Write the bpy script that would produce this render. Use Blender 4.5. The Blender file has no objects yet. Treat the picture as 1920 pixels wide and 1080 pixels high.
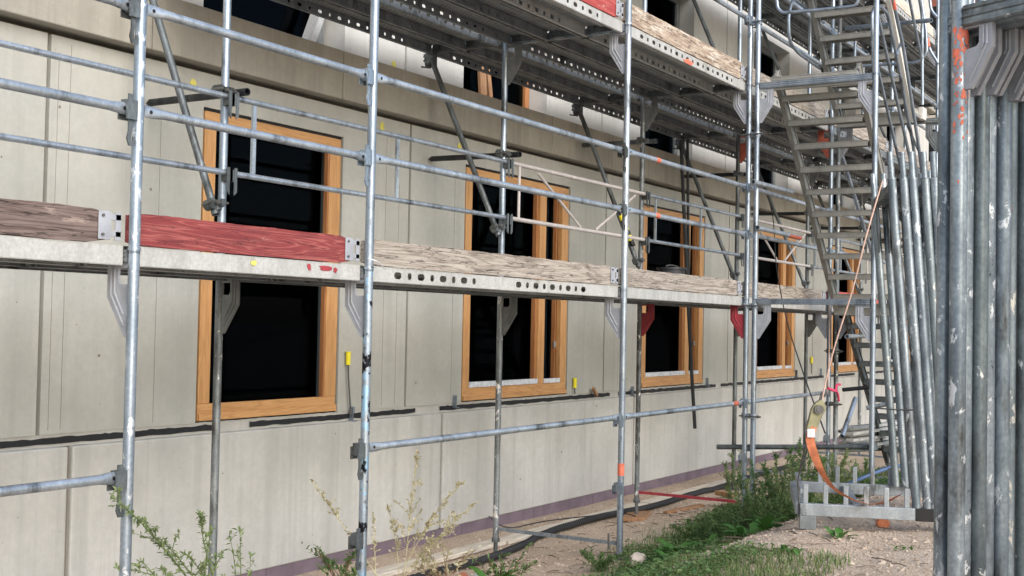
import bpy, math, random
import numpy as np
from mathutils import Vector as V, Matrix, noise as mnoise
random.seed(7); rng = np.random.default_rng(7)
S = bpy.context.scene
COL = S.collection
# ---------------------------------------------------------------- camera, sky, sun, exposure
F = V((0.85406695, 0.51931556, 0.02968142)); R = V((0.51894553, -0.85458145, 0.01964912)); U = V((-0.03556928, 0.00137862, 0.99936626))
CAM = V((-3.67208, -4.11925, -0.26111)); FPX = 2325.6554
cd = bpy.data.cameras.new('camera'); cam = bpy.data.objects.new('camera', cd); COL.objects.link(cam)
cam.matrix_world = Matrix(((R.x, U.x, -F.x, CAM.x), (R.y, U.y, -F.y, CAM.y), (R.z, U.z, -F.z, CAM.z), (0, 0, 0, 1)))
cd.sensor_width = 36; cd.lens = FPX * 36 / 1920; cd.clip_start = 0.05; cd.clip_end = 600
S.camera = cam
w = bpy.data.worlds.new('World'); S.world = w; w.use_nodes = True
nt = w.node_tree; nt.nodes.clear()
sky = nt.nodes.new('ShaderNodeTexSky'); sky.sky_type = 'NISHITA'; sky.sun_disc = False
SUN_EL, SUN_AZ = math.radians(31), math.radians(243)      # azimuth of the direction TO the sun, from +X counter-clockwise
sky.sun_elevation = SUN_EL; sky.sun_rotation = math.pi / 2 - SUN_AZ
sky.air_density = 1.0; sky.dust_density = 1.8; sky.ozone_density = 0.6
bg = nt.nodes.new('ShaderNodeBackground'); bg.inputs[1].default_value = 0.15
wo = nt.nodes.new('ShaderNodeOutputWorld')
nt.links.new(sky.outputs[0], bg.inputs[0]); nt.links.new(bg.outputs[0], wo.inputs[0])
sd = bpy.data.lights.new('sun', 'SUN'); sd.energy = 1.5; sd.angle = math.radians(50); sd.color = (1, 0.985, 0.96)
sun = bpy.data.objects.new('sun', sd); COL.objects.link(sun)
sv = V((math.cos(SUN_EL) * math.cos(SUN_AZ), math.cos(SUN_EL) * math.sin(SUN_AZ), math.sin(SUN_EL)))
sun.rotation_euler = sv.to_track_quat('Z', 'Y').to_euler(); sun.location = (0, -10, 12)
S.view_settings.view_transform = 'Standard'; S.view_settings.look = 'None'; S.view_settings.gamma = 1
S.view_settings.use_curve_mapping = False; S.view_settings.exposure = 0.74
S.cycles.max_bounces = 8; S.cycles.transparent_max_bounces = 24; S.cycles.diffuse_bounces = 4

def at(px, py, Y=None, X=None, Z=None, D=None):
    d = F * FPX + R * (px - 960) - U * (py - 540)
    if Y is not None: t = (Y - CAM.y) / d.y
    elif X is not None: t = (X - CAM.x) / d.x
    elif Z is not None: t = (Z - CAM.z) / d.z
    else: t = D / FPX
    return CAM + d * t

# ---------------------------------------------------------------- materials
class NB:
    def __init__(s, name):
        s.m = bpy.data.materials.new(name); s.m.use_nodes = True; s.t = s.m.node_tree; s.t.nodes.clear()
        s.out = s.n('OutputMaterial'); s.b = s.n('BsdfPrincipled'); s.l(s.b.outputs[0], s.out.inputs[0])
        s.tc = s.n('TexCoord'); s.oi = s.n('ObjectInfo')
    def n(s, t, **k):
        x = s.t.nodes.new('ShaderNode' + t)
        for a, b in k.items(): setattr(x, a, b)
        return x
    def l(s, a, b): s.t.links.new(a, b)
    def coord(s, scale=(1, 1, 1), rand=True, loc=(0, 0, 0)):
        mp = s.n('Mapping'); mp.inputs['Scale'].default_value = scale; mp.inputs['Location'].default_value = loc
        s.l(s.tc.outputs['Object'], mp.inputs[0])
        if not rand: return mp.outputs[0]
        mu = s.n('VectorMath', operation='SCALE'); s.l(s.oi.outputs['Random'], mu.inputs[3]); mu.inputs[0].default_value = (37, 53, 71)
        ad = s.n('VectorMath', operation='ADD'); s.l(mp.outputs[0], ad.inputs[0]); s.l(mu.outputs[0], ad.inputs[1])
        return ad.outputs[0]
    def noise(s, vec, scale, detail=5, rough=.55, dist=0):
        x = s.n('TexNoise'); x.inputs['Scale'].default_value = scale; x.inputs['Detail'].default_value = detail
        x.inputs['Roughness'].default_value = rough; x.inputs['Distortion'].default_value = dist; s.l(vec, x.inputs['Vector']); return x.outputs['Fac']
    def ramp(s, fac, stops, interp='LINEAR'):
        x = s.n('ValToRGB'); cr = x.color_ramp; cr.interpolation = interp
        while len(cr.elements) < len(stops): cr.elements.new(.5)
        for e, (p, c) in zip(cr.elements, stops):
            e.position = p; e.color = (c[0], c[1], c[2], 1) if isinstance(c, tuple) else (c, c, c, 1)
        s.l(fac, x.inputs[0]); return x.outputs[0]
    def mix(s, fac, a, b, mode='MIX'):
        x = s.n('Mix', data_type='RGBA', blend_type=mode)
        for v, i in ((fac, 0), (a, 6), (b, 7)):
            if hasattr(v, 'links') or hasattr(v, 'is_linked'): s.l(v, x.inputs[i])
            elif isinstance(v, tuple): x.inputs[i].default_value = (*v, 1)
            else: x.inputs[i].default_value = v
        return x.outputs[2]
    def bump(s, h, strength=.3, dist=.01):
        x = s.n('Bump'); x.inputs['Strength'].default_value = strength; x.inputs['Distance'].default_value = dist
        s.l(h, x.inputs['Height']); s.l(x.outputs[0], s.b.inputs['Normal'])
    def set(s, **k):
        for a, v in k.items():
            i = s.b.inputs[a.replace('_', ' ')]
            if hasattr(v, 'is_linked'): s.l(v, i)
            elif isinstance(v, tuple): i.default_value = (*v, 1)
            else: i.default_value = v
        return s.m

def galv(name, lo, hi, metal=.6, rough=.38, splash=None, amount=.62, dirt=.0, dirtcol=(.05, .05, .045), splash2=None, amount2=.66):
    b = NB(name); c = b.coord()
    cs = b.coord((1, 1, .34)); cb = b.coord((1, 1, .62))
    n1 = b.noise(cs, 9, 6, .6); n2 = b.noise(c, 70, 3)
    base = b.mix(b.ramp(n1, [(.3, 0.), (.72, 1.)]), lo, hi)
    base = b.mix(b.ramp(n2, [(.35, 0.), (.65, .35)]), base, tuple(x * .62 for x in lo))
    if dirt: base = b.mix(b.ramp(b.noise(cs, 5, 6, .7), [(.62 - dirt * .35, 0.), (.74 - dirt * .3, .9)]), base, dirtcol)
    metal = min(.8, metal + .2); r = b.ramp(n1, [(.3, rough + .12), (.7, rough - .08)])
    if splash:
        m = b.ramp(b.noise(cb, 17, 8, .68, .3), [(amount, 0.), (amount + .02, .95)])
        base = b.mix(m, base, splash); 
    if splash2:
        m2 = b.ramp(b.noise(b.coord((1, 1, .7), loc=(3, 9, 1)), 9, 8, .7, .3), [(amount2, 0.), (amount2 + .02, 1.)])
        base = b.mix(m2, base, splash2)
    b.bump(b.noise(c, 120, 4), .12, .002)
    return b.set(Base_Color=base, Metallic=metal, Roughness=r)

def concrete(name, lo, hi, streak=.5, rand=True):
    b = NB(name); c = b.coord(rand=rand); cz = b.coord((5.5, 5.5, .22), rand=rand); cz2 = b.coord((26, 26, .5), rand=rand)
    n1 = b.noise(c, 1.3, 8, .62); n2 = b.noise(cz, 1, 6, .6); n3 = b.noise(c, 22, 8, .7); n4 = b.noise(cz2, 1, 4, .6)
    base = b.mix(b.ramp(n1, [(.32, 0.), (.68, 1.)]), lo, hi)
    dark = tuple(x * .72 for x in lo)
    base = b.mix(b.ramp(n2, [(.5, 0.), (.78, streak)]), base, dark)
    base = b.mix(b.ramp(n4, [(.56, 0.), (.8, streak * .55)]), base, dark)
    base = b.mix(b.ramp(n3, [(.38, .22), (.62, 0.)]), base, tuple(x * .78 for x in lo))
    vo = b.n('TexVoronoi'); vo.inputs['Scale'].default_value = 9; b.l(c, vo.inputs['Vector'])
    pit = b.ramp(vo.outputs['Distance'], [(.0, 1.), (.045, 0.)])
    base = b.mix(pit, base, tuple(x * .35 for x in lo))
    b.bump(n3, .35, .006)
    return b.set(Base_Color=base, Roughness=.9)

def wood(name, c1, c2, c3, axis='X', ring=1.0, rough=.75, worn=None, wornamt=.55, fine=1.0, cracks=0.):
    b = NB(name)
    sc = {'X': (.55, 7, 7), 'Z': (7, 7, .55), 'Y': (7, .55, 7)}[axis]
    c = b.coord(tuple(x * ring for x in sc)); cf = b.coord(tuple(x * 7 * fine for x in sc)); cw = b.coord((2.2, 9, 9) if axis == 'X' else (9, 9, 2.2))
    n1 = b.noise(c, 1.0, 2, .45, 1.6)
    wv = b.n('Math', operation='MULTIPLY'); b.l(n1, wv.inputs[0]); wv.inputs[1].default_value = 13
    fr = b.n('Math', operation='PINGPONG'); b.l(wv.outputs[0], fr.inputs[0]); fr.inputs[1].default_value = .5
    g = b.ramp(fr.outputs[0], [(.04, 0.), (.2, .75), (.46, 1.)])
    base = b.mix(g, c1, c2)
    nf = b.noise(cf, 1, 7, .7)
    base = b.mix(b.ramp(nf, [(.45, 0.), (.66, .65)]), base, c3)
    if worn:
        base = b.mix(b.ramp(b.noise(cw, 1.6, 9, .78), [(wornamt, 0.), (wornamt + .05, .95)]), base, worn)
    h = nf
    if cracks:
        cr = b.ramp(b.noise(b.coord(tuple(x * 3.2 for x in ((.35, 6, 6) if axis == 'X' else (6, 6, .35))), loc=(5, 1, 2)), 1.5, 4, .6, .4), [(.5 - .012 * cracks, 0.), (.5, 1.), (.5 + .012 * cracks, 0.)])
        base = b.mix(cr, base, tuple(x * .25 for x in c3)); 
        vo = b.n('TexVoronoi'); vo.inputs['Scale'].default_value = 1.0; b.l(b.coord((4.5, 22, 22), loc=(1, 7, 3)), vo.inputs['Vector'])
        base = b.mix(b.ramp(vo.outputs['Distance'], [(.0, .6), (.09, 0.)]), base, tuple(x * .5 for x in c3))
    b.bump(h, .6, .004)
    return b.set(Base_Color=base, Roughness=rough)

def plain(name, col, rough=.6, metal=0, var=.25, scale=20, bump=.1, spec=None):
    b = NB(name); c = b.coord(); n = b.noise(c, scale, 5, .6)
    base = b.mix(b.ramp(n, [(.3, 0.), (.7, 1.)]), tuple(x * (1 - var) for x in col), tuple(min(1, x * (1 + var)) for x in col))
    b.bump(n, bump, .003)
    if spec is not None: b.b.inputs['Specular IOR Level'].default_value = spec
    return b.set(Base_Color=base, Roughness=rough, Metallic=metal)

M = {}
BL = (.32, .37, .42); BH = (.62, .68, .73)
M['galv'] = galv('galvanised_steel', (.22, .27, .33), (.50, .57, .65), splash=(.75, .77, .78), amount=.70, dirt=.2)
M['rail'] = galv('galvanised_rail', (.33, .38, .44), (.68, .74, .80), metal=.5, rough=.36, dirt=.25, dirtcol=(.10,.11,.12))
M['post_white'] = galv('steel_with_white_paint', (.28, .34, .41), (.50, .58, .68), splash=(.80, .82, .86), amount=.585, splash2=(.12, .28, .55), amount2=.69)
M['post_blue'] = galv('steel_with_blue_and_black_paint', (.30, .36, .43), (.55, .63, .72), splash=(.36, .58, .78), amount=.55, splash2=(.012, .013, .018), amount2=.575)
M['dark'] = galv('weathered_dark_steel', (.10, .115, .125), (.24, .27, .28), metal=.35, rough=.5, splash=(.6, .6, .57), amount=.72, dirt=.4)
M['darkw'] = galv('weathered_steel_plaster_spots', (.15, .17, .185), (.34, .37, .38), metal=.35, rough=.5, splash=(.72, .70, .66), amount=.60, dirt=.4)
M['black'] = galv('dirty_black_steel', (.02, .022, .025), (.06, .065, .07), metal=.3, rough=.5)
M['plank'] = galv('deck_plank_steel', (.20, .215, .22), (.37, .39, .39), metal=.45, rough=.5, dirt=.25)
M['planklight'] = galv('light_deck_edge_steel', (.42, .42, .405), (.64, .645, .625), metal=.0, rough=.5, dirt=.1, dirtcol=(.25, .24, .2))
M['fg'] = galv('stacked_frame_steel', (.13, .165, .195), (.40, .46, .505), metal=.4, rough=.42, splash=(.66, .69, .72), amount=.60, dirt=.25)
M['fgdark'] = galv('stacked_frame_dark_steel', (.08, .10, .11), (.28, .33, .345), metal=.4, rough=.42, splash=(.68, .70, .70), amount=.64, dirt=.3)
M['fgspot'] = galv('stacked_frame_plaster_steel', (.15, .18, .205), (.40, .455, .50), metal=.4, rough=.42, splash=(.74, .76, .78), amount=.585, splash2=(.015, .015, .02), amount2=.64, dirt=.25)
M['fgpaint'] = galv('stacked_frame_blue_and_white', (.27, .32, .38), (.50, .57, .65), metal=.4, rough=.42, splash=(.74, .76, .80), amount=.56, splash2=(.10, .27, .50), amount2=.62)
M['fgrust'] = galv('stacked_frame_orange_spots', (.13, .16, .175), (.36, .42, .45), metal=.4, rough=.45, splash=(.62, .60, .54), amount=.62, splash2=(.55, .14, .10), amount2=.67)
M['gusset'] = plain('gusset_grey_paint', (.36, .38, .42), .5, .1, .15, 14)
M['gussetdark'] = plain('gusset_dark_paint', (.17, .185, .19), .55, .1, .25, 14)
M['red'] = plain('red_paint', (.34, .04, .055), .5, 0, .25, 14)
M['redrust'] = plain('rust_red_paint', (.40, .10, .06), .65, 0, .3, 14)
M['orange'] = plain('orange_marking', (.68, .17, .10), .6, 0, .2, 30)
M['pink'] = galv('pink_worn_paint', (.22, .25, .28), (.45, .48, .52), splash=(.62, .25, .30), amount=.45)
M['alu'] = plain('dull_stair_aluminium', (.31, .305, .28), .5, .35, .18, 9)
M['alulight'] = plain('pale_stair_aluminium', (.72, .70, .64), .5, .15, .1, 9)
M['rackmat'] = galv('rack_grey_steel', (.28, .31, .33), (.46, .50, .53), metal=.3, rough=.5, splash=(.6, .62, .62), amount=.66, dirt=.25)
M['conc'] = concrete('precast_concrete', (.385, .385, .35), (.485, .487, .45), .45)
M['concwarm'] = concrete('warm_precast_concrete', (.30, .282, .242), (.43, .408, .36), .9)
M['concpl'] = concrete('plinth_concrete', (.42, .42, .395), (.56, .56, .535), .7)
M['concup'] = concrete('pale_upper_concrete', (.50, .495, .465), (.60, .595, .565), .3)
M['concjoint'] = concrete('joint_mortar', (.18, .155, .13), (.27, .24, .20), .4)
M['mortar'] = concrete('pale_mortar', (.42, .41, .38), (.56, .55, .52), .4)
M['bitumen'] = plain('black_bitumen', (.012, .012, .014), .6, 0, .3, 30)
M['xps'] = plain('lilac_insulation_board', (.165, .125, .155), .8, 0, .2, 6)
M['sash'] = wood('varnished_spruce', (.50, .26, .10), (.60, .33, .135), (.40, .19, .065), 'Z', .9, .45, fine=.6)
M['sashx'] = wood('varnished_spruce_horizontal', (.50, .26, .10), (.60, .33, .135), (.40, .19, .065), 'X', .9, .45, fine=.6)
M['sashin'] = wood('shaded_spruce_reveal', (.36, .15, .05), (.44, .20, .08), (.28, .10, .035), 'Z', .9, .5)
M['gasket'] = plain('black_gasket', (.008, .008, .009), .5)
M['film'] = plain('white_blue_film', (.62, .66, .72), .4)
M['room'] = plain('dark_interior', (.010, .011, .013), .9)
M['strip'] = plain('pale_interior_post', (.35, .34, .32), .8)
M['tbrown'] = wood('weathered_brown_board', (.115, .08, .07), (.205, .155, .14), (.06, .04, .036), 'X', .9, .85, worn=(.32, .25, .22), wornamt=.60, cracks=1.4)
M['tred'] = wood('red_stained_board', (.36, .10, .088), (.22, .034, .036), (.11, .016, .02), 'X', 1.0, .7, worn=(.52, .26, .22), wornamt=.62, cracks=.6)
M['tgrey'] = wood('grey_weathered_board', (.27, .235, .20), (.44, .395, .345), (.17, .14, .115), 'X', .8, .85, worn=(.20, .165, .14), wornamt=.55, cracks=1.6)
M['tredup'] = wood('faded_red_board', (.36, .05, .05), (.50, .12, .10), (.25, .03, .03), 'X', .5, .7, worn=(.56, .36, .30), wornamt=.58)
M['plankwood'] = wood('pale_ground_board', (.55, .50, .42), (.68, .63, .55), (.35, .30, .24), 'X', .6, .85)
M['woodbrown'] = wood('brown_offcut', (.30, .16, .08), (.42, .24, .13), (.16, .08, .04), 'Z', .8, .7)
M['bucket'] = plain('black_rubber', (.025, .027, .032), .5, 0, .6, 9, .3)
M['hose'] = plain('black_drain_pipe', (.02, .021, .023), .45)
M['yellow'] = plain('yellow_plastic', (.85, .75, .02), .4, 0, .08)
M['yellowpaint'] = plain('yellow_spray', (.62, .57, .14), .8, 0, .2)
M['rod'] = plain('steel_rod', (.12, .12, .115), .5, .4)
M['rope'] = plain('faded_orange_rope', (.62, .42, .34), .8, 0, .2, 60)
M['strap'] = plain('orange_webbing', (.78, .25, .12), .8, 0, .4, 14)
M['ratchet'] = plain('olive_ratchet', (.26, .25, .15), .5, .3)
M['pinkrope'] = plain('red_string', (.62, .06, .14), .8)
M['bluepipe'] = plain('blue_hose', (.06, .11, .22), .5)
M['stem'] = plain('dry_stem', (.50, .46, .28), .8)
M['gstem'] = plain('green_stem', (.14, .20, .07), .8)
M['cream'] = plain('cream_render', (.62, .55, .44), .85, 0, .06, 3)
M['rooftile'] = plain('red_tile', (.28, .09, .06), .8)
M['bark'] = plain('bark', (.12, .09, .065), .9)
M['stone'] = plain('pale_gravel', (.46, .40, .34), .9, 0, .3, 8)
M['brickchip'] = plain('brick_fragment', (.45, .16, .09), .85)

def leafmat(name, a, b_, c):
    b = NB(name); n = b.n('NewGeometry')
    base = b.ramp(n.outputs['Random Per Island'], [(0, a), (.5, b_), (1, c)])
    b.set(Base_Color=base, Roughness=.6)
    tr = b.n('BsdfTranslucent'); b.l(base, tr.inputs[0]); mx = b.n('MixShader'); mx.inputs[0].default_value = .3
    b.l(b.b.outputs[0], mx.inputs[1]); b.l(tr.outputs[0], mx.inputs[2]); b.l(mx.outputs[0], b.out.inputs[0]); return b.m
M['leaf'] = leafmat('weed_leaf', (.055, .13, .04), (.11, .20, .06), (.19, .27, .10))
M['leafpale'] = leafmat('pale_feathery_leaf', (.14, .20, .08), (.22, .29, .12), (.30, .36, .17))
M['leafdark'] = leafmat('dock_leaf', (.04, .12, .025), (.07, .19, .035), (.11, .26, .05))
M['dry'] = leafmat('dry_seed', (.42, .37, .22), (.56, .51, .34), (.64, .60, .42))
M['grass'] = leafmat('grass_blade', (.07, .14, .035), (.13, .21, .06), (.27, .29, .12))
M['gravelstone'] = leafmat('gravel_stones', (.40, .31, .235), (.54, .44, .345), (.68, .59, .49))

def gravelmat():
    b = NB('sandy_gravel'); c = b.coord(rand=False)
    n1 = b.noise(c, 1.1, 6, .6); n2 = b.noise(c, 60, 6, .75); n3 = b.noise(c, 9, 6, .65)
    base = b.mix(b.ramp(n1, [(.35, 0.), (.65, 1.)]), (.52, .40, .295), (.68, .555, .43))
    base = b.mix(b.ramp(n2, [(.36, .75), (.6, 0.)]), base, (.23, .175, .135))
    base = b.mix(b.ramp(n3, [(.56, 0.), (.74, .7)]), base, (.25, .20, .145))
    vo = b.n('TexVoronoi'); vo.inputs['Scale'].default_value = 75; b.l(c, vo.inputs['Vector'])
    base = b.mix(b.ramp(vo.outputs['Distance'], [(.0, .5), (.35, 0.)]), base, (.68, .62, .56))
    b.bump(vo.outputs['Distance'], .7, .01)
    return b.set(Base_Color=base, Roughness=.95)
M['ground'] = gravelmat()
def perfmat():
    b = NB('perforated_deck_sheet'); c = b.coord((1, 1, 1), rand=False)
    sx = b.n('SeparateXYZ'); b.l(c, sx.inputs[0])
    def m(op, a, v=None):
        x = b.n('Math', operation=op)
        for i, q in enumerate((a, v)):
            if q is None: continue
            if hasattr(q, 'is_linked'): b.l(q, x.inputs[i])
            else: x.inputs[i].default_value = q
        return x.outputs[0]
    # staggered rows of small drain holes, 30 x 20 mm grid
    ry = m('MULTIPLY', sx.outputs[1], 1 / .029); row = m('FLOOR', ry)
    off = m('MULTIPLY', m('MODULO', m('ABSOLUTE', row), 2.0), .5)
    fx = m('FRACT', m('ADD', m('MULTIPLY', sx.outputs[0], 1 / .046), off)); fy = m('FRACT', ry)
    dx = m('MULTIPLY', m('SUBTRACT', fx, .5), .046); dy = m('MULTIPLY', m('SUBTRACT', fy, .5), .029)
    dd = m('SQRT', m('ADD', m('MULTIPLY', dx, dx), m('MULTIPLY', dy, dy)))
    hole = m('LESS_THAN', dd, .0068); rim = m('LESS_THAN', dd, .0125)
    base = b.mix(b.ramp(b.noise(b.coord(), 12, 5), [(.3, 0.), (.7, 1.)]), (.19, .2, .2), (.34, .355, .35))
    base = b.mix(rim, base, (.55, .56, .55))
    b.set(Base_Color=base, Metallic=.4, Roughness=.5)
    tr = b.n('BsdfTransparent'); mx = b.n('MixShader'); b.l(hole, mx.inputs[0]); b.l(b.b.outputs[0], mx.inputs[1]); b.l(tr.outputs[0], mx.inputs[2]); b.l(mx.outputs[0], b.out.inputs[0])
    return b.m
M['perf'] = perfmat()
def glassmat():
    b = NB('window_glass'); g = b.n('BsdfGlossy'); g.inputs['Roughness'].default_value = .03; g.inputs['Color'].default_value = (.75, .85, 1, 1)
    t = b.n('BsdfTransparent'); t.inputs[0].default_value = (.42, .48, .52, 1)
    mx = b.n('MixShader'); mx.inputs[0].default_value = .004; b.l(t.outputs[0], mx.inputs[1]); b.l(g.outputs[0], mx.inputs[2]); b.l(mx.outputs[0], b.out.inputs[0]); return b.m
M['glass'] = glassmat()

# ---------------------------------------------------------------- mesh builder
CACHE = {}
class MB:
    def __init__(s): s.v = []; s.f = []
    def add(s, vs, fs):
        o = len(s.v); s.v += [tuple(x) for x in vs]; s.f += [tuple(i + o for i in f) for f in fs]; return s
    def box(s, c, d, rot=None):
        c = V(c); h = V(d) / 2; vs = []
        for x in (-1, 1):
            for y in (-1, 1):
                for z in (-1, 1):
                    p = V((x * h.x, y * h.y, z * h.z)); vs.append(c + (rot @ p if rot else p))
        return s.add(vs, [(0, 1, 3, 2), (4, 6, 7, 5), (0, 4, 5, 1), (2, 3, 7, 6), (0, 2, 6, 4), (1, 5, 7, 3)])
    def bb(s, x0, x1, y0, y1, z0, z1): return s.box(((x0 + x1) / 2, (y0 + y1) / 2, (z0 + z1) / 2), (x1 - x0, y1 - y0, z1 - z0))
    def tube(s, p, q, r, n=14, r2=None, cap=True, wall=None):
        p, q = V(p), V(q); d = (q - p).normalized(); a = d.orthogonal().normalized()
        if abs(d.z) > .9: a = V((1, 0, 0)) - d * d.x; a.normalize()
        b = d.cross(a); r2 = r if r2 is None else r2; vs = []
        for c, rr in ((p, r), (q, r2)):
            for i in range(n):
                t = 2 * math.pi * i / n; vs.append(c + (a * math.cos(t) + b * math.sin(t)) * rr)
        fs = [(i, (i + 1) % n, n + (i + 1) % n, n + i) for i in range(n)]
        if cap and not wall: fs += [tuple(range(n))[::-1], tuple(range(n, 2 * n))]
        s.add(vs, fs)
        if wall:                                   # hollow end: annulus and an inner bore
            for c, rr, sg in ((p, r, 1), (q, r2, -1)):
                vs = []
                for rad, dd in ((rr, 0), (rr - wall, 0), (rr - wall, .12)):
                    for i in range(n):
                        t = 2 * math.pi * i / n; vs.append(c + d * dd * sg + (a * math.cos(t) + b * math.sin(t)) * rad)
                fs = []
                for k in range(2):
                    for i in range(n):
                        f = (k * n + i, k * n + (i + 1) % n, (k + 1) * n + (i + 1) % n, (k + 1) * n + i); fs.append(f[::-1] if sg > 0 else f)
                fs.append(tuple(range(2 * n, 3 * n))); s.add(vs, fs)
        return s
    def path(s, pts, r, n=8, cap=True):
        pts = [V(p) for p in pts]; vs = []; prev = None
        for i, p in enumerate(pts):
            d = (pts[min(i + 1, len(pts) - 1)] - pts[max(i - 1, 0)]).normalized()
            a = (prev - d * prev.dot(d)).normalized() if prev is not None else d.orthogonal().normalized()
            prev = a; b = d.cross(a); rr = r[i] if isinstance(r, (list, tuple)) else r
            for k in range(n):
                t = 2 * math.pi * k / n; vs.append(p + (a * math.cos(t) + b * math.sin(t)) * rr)
        fs = []
        for i in range(len(pts) - 1):
            for k in range(n): fs.append((i * n + k, i * n + (k + 1) % n, (i + 1) * n + (k + 1) % n, (i + 1) * n + k))
        if cap: fs += [tuple(range(n))[::-1], tuple(range((len(pts) - 1) * n, len(pts) * n))]
        return s.add(vs, fs)
    def prism(s, pts, o, ax, ay, th):
        o, ax, ay = V(o), V(ax), V(ay); nn = ax.cross(ay).normalized() * th / 2; n = len(pts)
        vs = [o + ax * a + ay * b - nn for a, b in pts] + [o + ax * a + ay * b + nn for a, b in pts]
        return s.add(vs, [tuple(range(n))[::-1], tuple(range(n, 2 * n))] + [(i, (i + 1) % n, n + (i + 1) % n, n + i) for i in range(n)])
    def ring(s, c, d, r, w, n=18, t=.006):
        c, d = V(c), V(d).normalized(); return s.tube(c - d * w / 2, c + d * w / 2, r + t, n)
    def build(s, name, mat, parent=None, root=None, smooth=35, bevel=0, key=None, wf=None):
        """one mesh object; vertices are given in scene coordinates and stored relative to the thing's root"""
        o3 = V(root.location) if root is not None else (V(parent.location) if parent is not None else V((0, 0, 0)))
        if key and key in CACHE: me = CACHE[key]
        else:
            me = bpy.data.meshes.new(name); me.from_pydata([V(v) - o3 for v in s.v], [], s.f)
            me.materials.append(M[mat] if isinstance(mat, str) else mat)
            if smooth:
                me.shade_smooth(); me.set_sharp_from_angle(angle=math.radians(smooth))
            if key: CACHE[key] = me
        o = bpy.data.objects.new(name, me); COL.objects.link(o)
        if parent is not None: o.parent = parent
        else: pass
        if bevel:
            bv = o.modifiers.new('bevel', 'BEVEL'); bv.width = bevel; bv.segments = 2; bv.limit_method = 'ANGLE'
        return o
def setp(o, label=None, cat=None, group=None, kind=None):
    for k, v in (('label', label), ('category', cat), ('group', group), ('kind', kind)):
        if v: o[k] = v
    return o
LABELS = {}
def thing(name, loc, label, cat, group=None):
    o = bpy.data.objects.new(name, None); COL.objects.link(o); o.location = loc; o.empty_display_size = .1
    return setp(o, label, cat, group)
def single(mb, name, mat, loc, label, cat, group=None, **k):
    class L: location = V(loc)
    o = mb.build(name, mat, None, root=L, **k); o.location = loc
    return setp(o, label, cat, group)
def copy_tree(o, parent=None):
    c = o.copy(); COL.objects.link(c); c.parent = parent
    for ch in list(o.children): copy_tree(ch, c)
    return c
ORD = ['leftmost', 'second', 'third', 'fourth', 'fifth', 'sixth', 'seventh', 'eighth', 'ninth']
ORDF = ['first', 'second', 'third', 'fourth', 'fifth', 'sixth', 'seventh', 'eighth', 'ninth']

XS = [0, 1.618, 4.721, 7.297, 9.863, 12.43, 15.0, 17.57, 20.14]
RT = .02415
FY = 1.95                                          # front face of the wall panels

# ---------------------------------------------------------------- ground
def sst(a, b, x):
    t = min(1, max(0, (x - a) / (b - a))); return t * t * (3 - 2 * t)
def gz(x, y):
    z = -2.0 - .12 * sst(.1, 1.2, y) + .5 * sst(.25, 1.75, -y)
    z += .06 * sst(1.5, 4, -y)
    far = sst(30, 60, math.hypot(x, y)); n = mnoise.noise(V((x * .7, y * .7, 0))) * .035 + mnoise.noise(V((x * 3, y * 3, 2))) * .012
    return z * (1 - far) + -2.0 * far + n * (1 - sst(1.0, 1.7, y) * .6)
def ground():
    xs = list(np.arange(-8, 30, .11)) + [32, 36, 44, 60, 100, 200, 400]; xs = [-400, -200, -80, -30, -14] + xs
    ys = [-400, -150, -60, -25, -14, -10, -8] + list(np.arange(-7, 2.3, .11)) + [3, 5, 10, 20, 60, 200, 400]
    vs = [(x, y, gz(x, y)) for x in xs for y in ys]; n = len(ys)
    fs = [(i * n + j, (i + 1) * n + j, (i + 1) * n + j + 1, i * n + j + 1) for i in range(len(xs) - 1) for j in range(n - 1)]
    o = MB().add(vs, fs).build('ground', 'ground', smooth=180); o['kind'] = 'structure'
ground()

# ---------------------------------------------------------------- the building
bld = thing('building', (0, 0, 0), 'unfinished grey precast concrete apartment building behind the scaffold', 'building')
PITCH = 3.585; JX = [1.06 + PITCH * i for i in range(-2, 8)]
WIN = [(2.32, 3.75, 0), (5.50, 7.40, 1), (9.18, 10.97, 1), (12.83, 14.54, 1), (16.37, 18.09, 1), (19.95, 21.7, 1)]
BX0, BX1 = -6.0, 23.4
ZW0, ZW1 = -.955, 1.385
def panel(x0, x1, z0, z1, opn, y0, th, mat, name='concrete_panel'):
    g = .014; m = MB(); a, b = x0 + g, x1 - g
    if opn:
        wx0, wx1, wz0, wz1 = opn; g2 = .022; wx0 -= g2; wx1 += g2; wz0 -= g2; wz1 += g2
        m.bb(a, wx0, y0, y0 + th, z0, z1); m.bb(wx1, b, y0, y0 + th, z0, z1)
        if wz0 > z0: m.bb(wx0, wx1, y0, y0 + th, z0, wz0)
        if wz1 < z1: m.bb(wx0, wx1, y0, y0 + th, wz1, z1)
    else: m.bb(a, b, y0, y0 + th, z0, z1)
    return m.build(name, mat, bld, smooth=0)
for i in range(len(JX) - 1):
    x0, x1 = JX[i], JX[i + 1]; op = next(((w0, w1, -.945, 1.135) for w0, w1, k in WIN if x0 < w0 < x1), None)
    if x0 > 20: x1 = BX1
    if x0 >= BX1: break
    panel(x0, x1, ZW0, ZW1, op, FY, .22, 'conc')
    # upper storey, set back behind the slab band, and one more above it
    for lv, (za, zb) in enumerate(((1.80, 4.4), (4.75, 7.3))):
        wz = (1.83, 3.9) if lv == 0 else (4.8, 6.9)
        opu = (op[0] + .04, op[0] + 1.5, *wz) if op else None
        panel(x0, x1, za, zb, opu, FY + .07, .26, 'concup')
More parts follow.
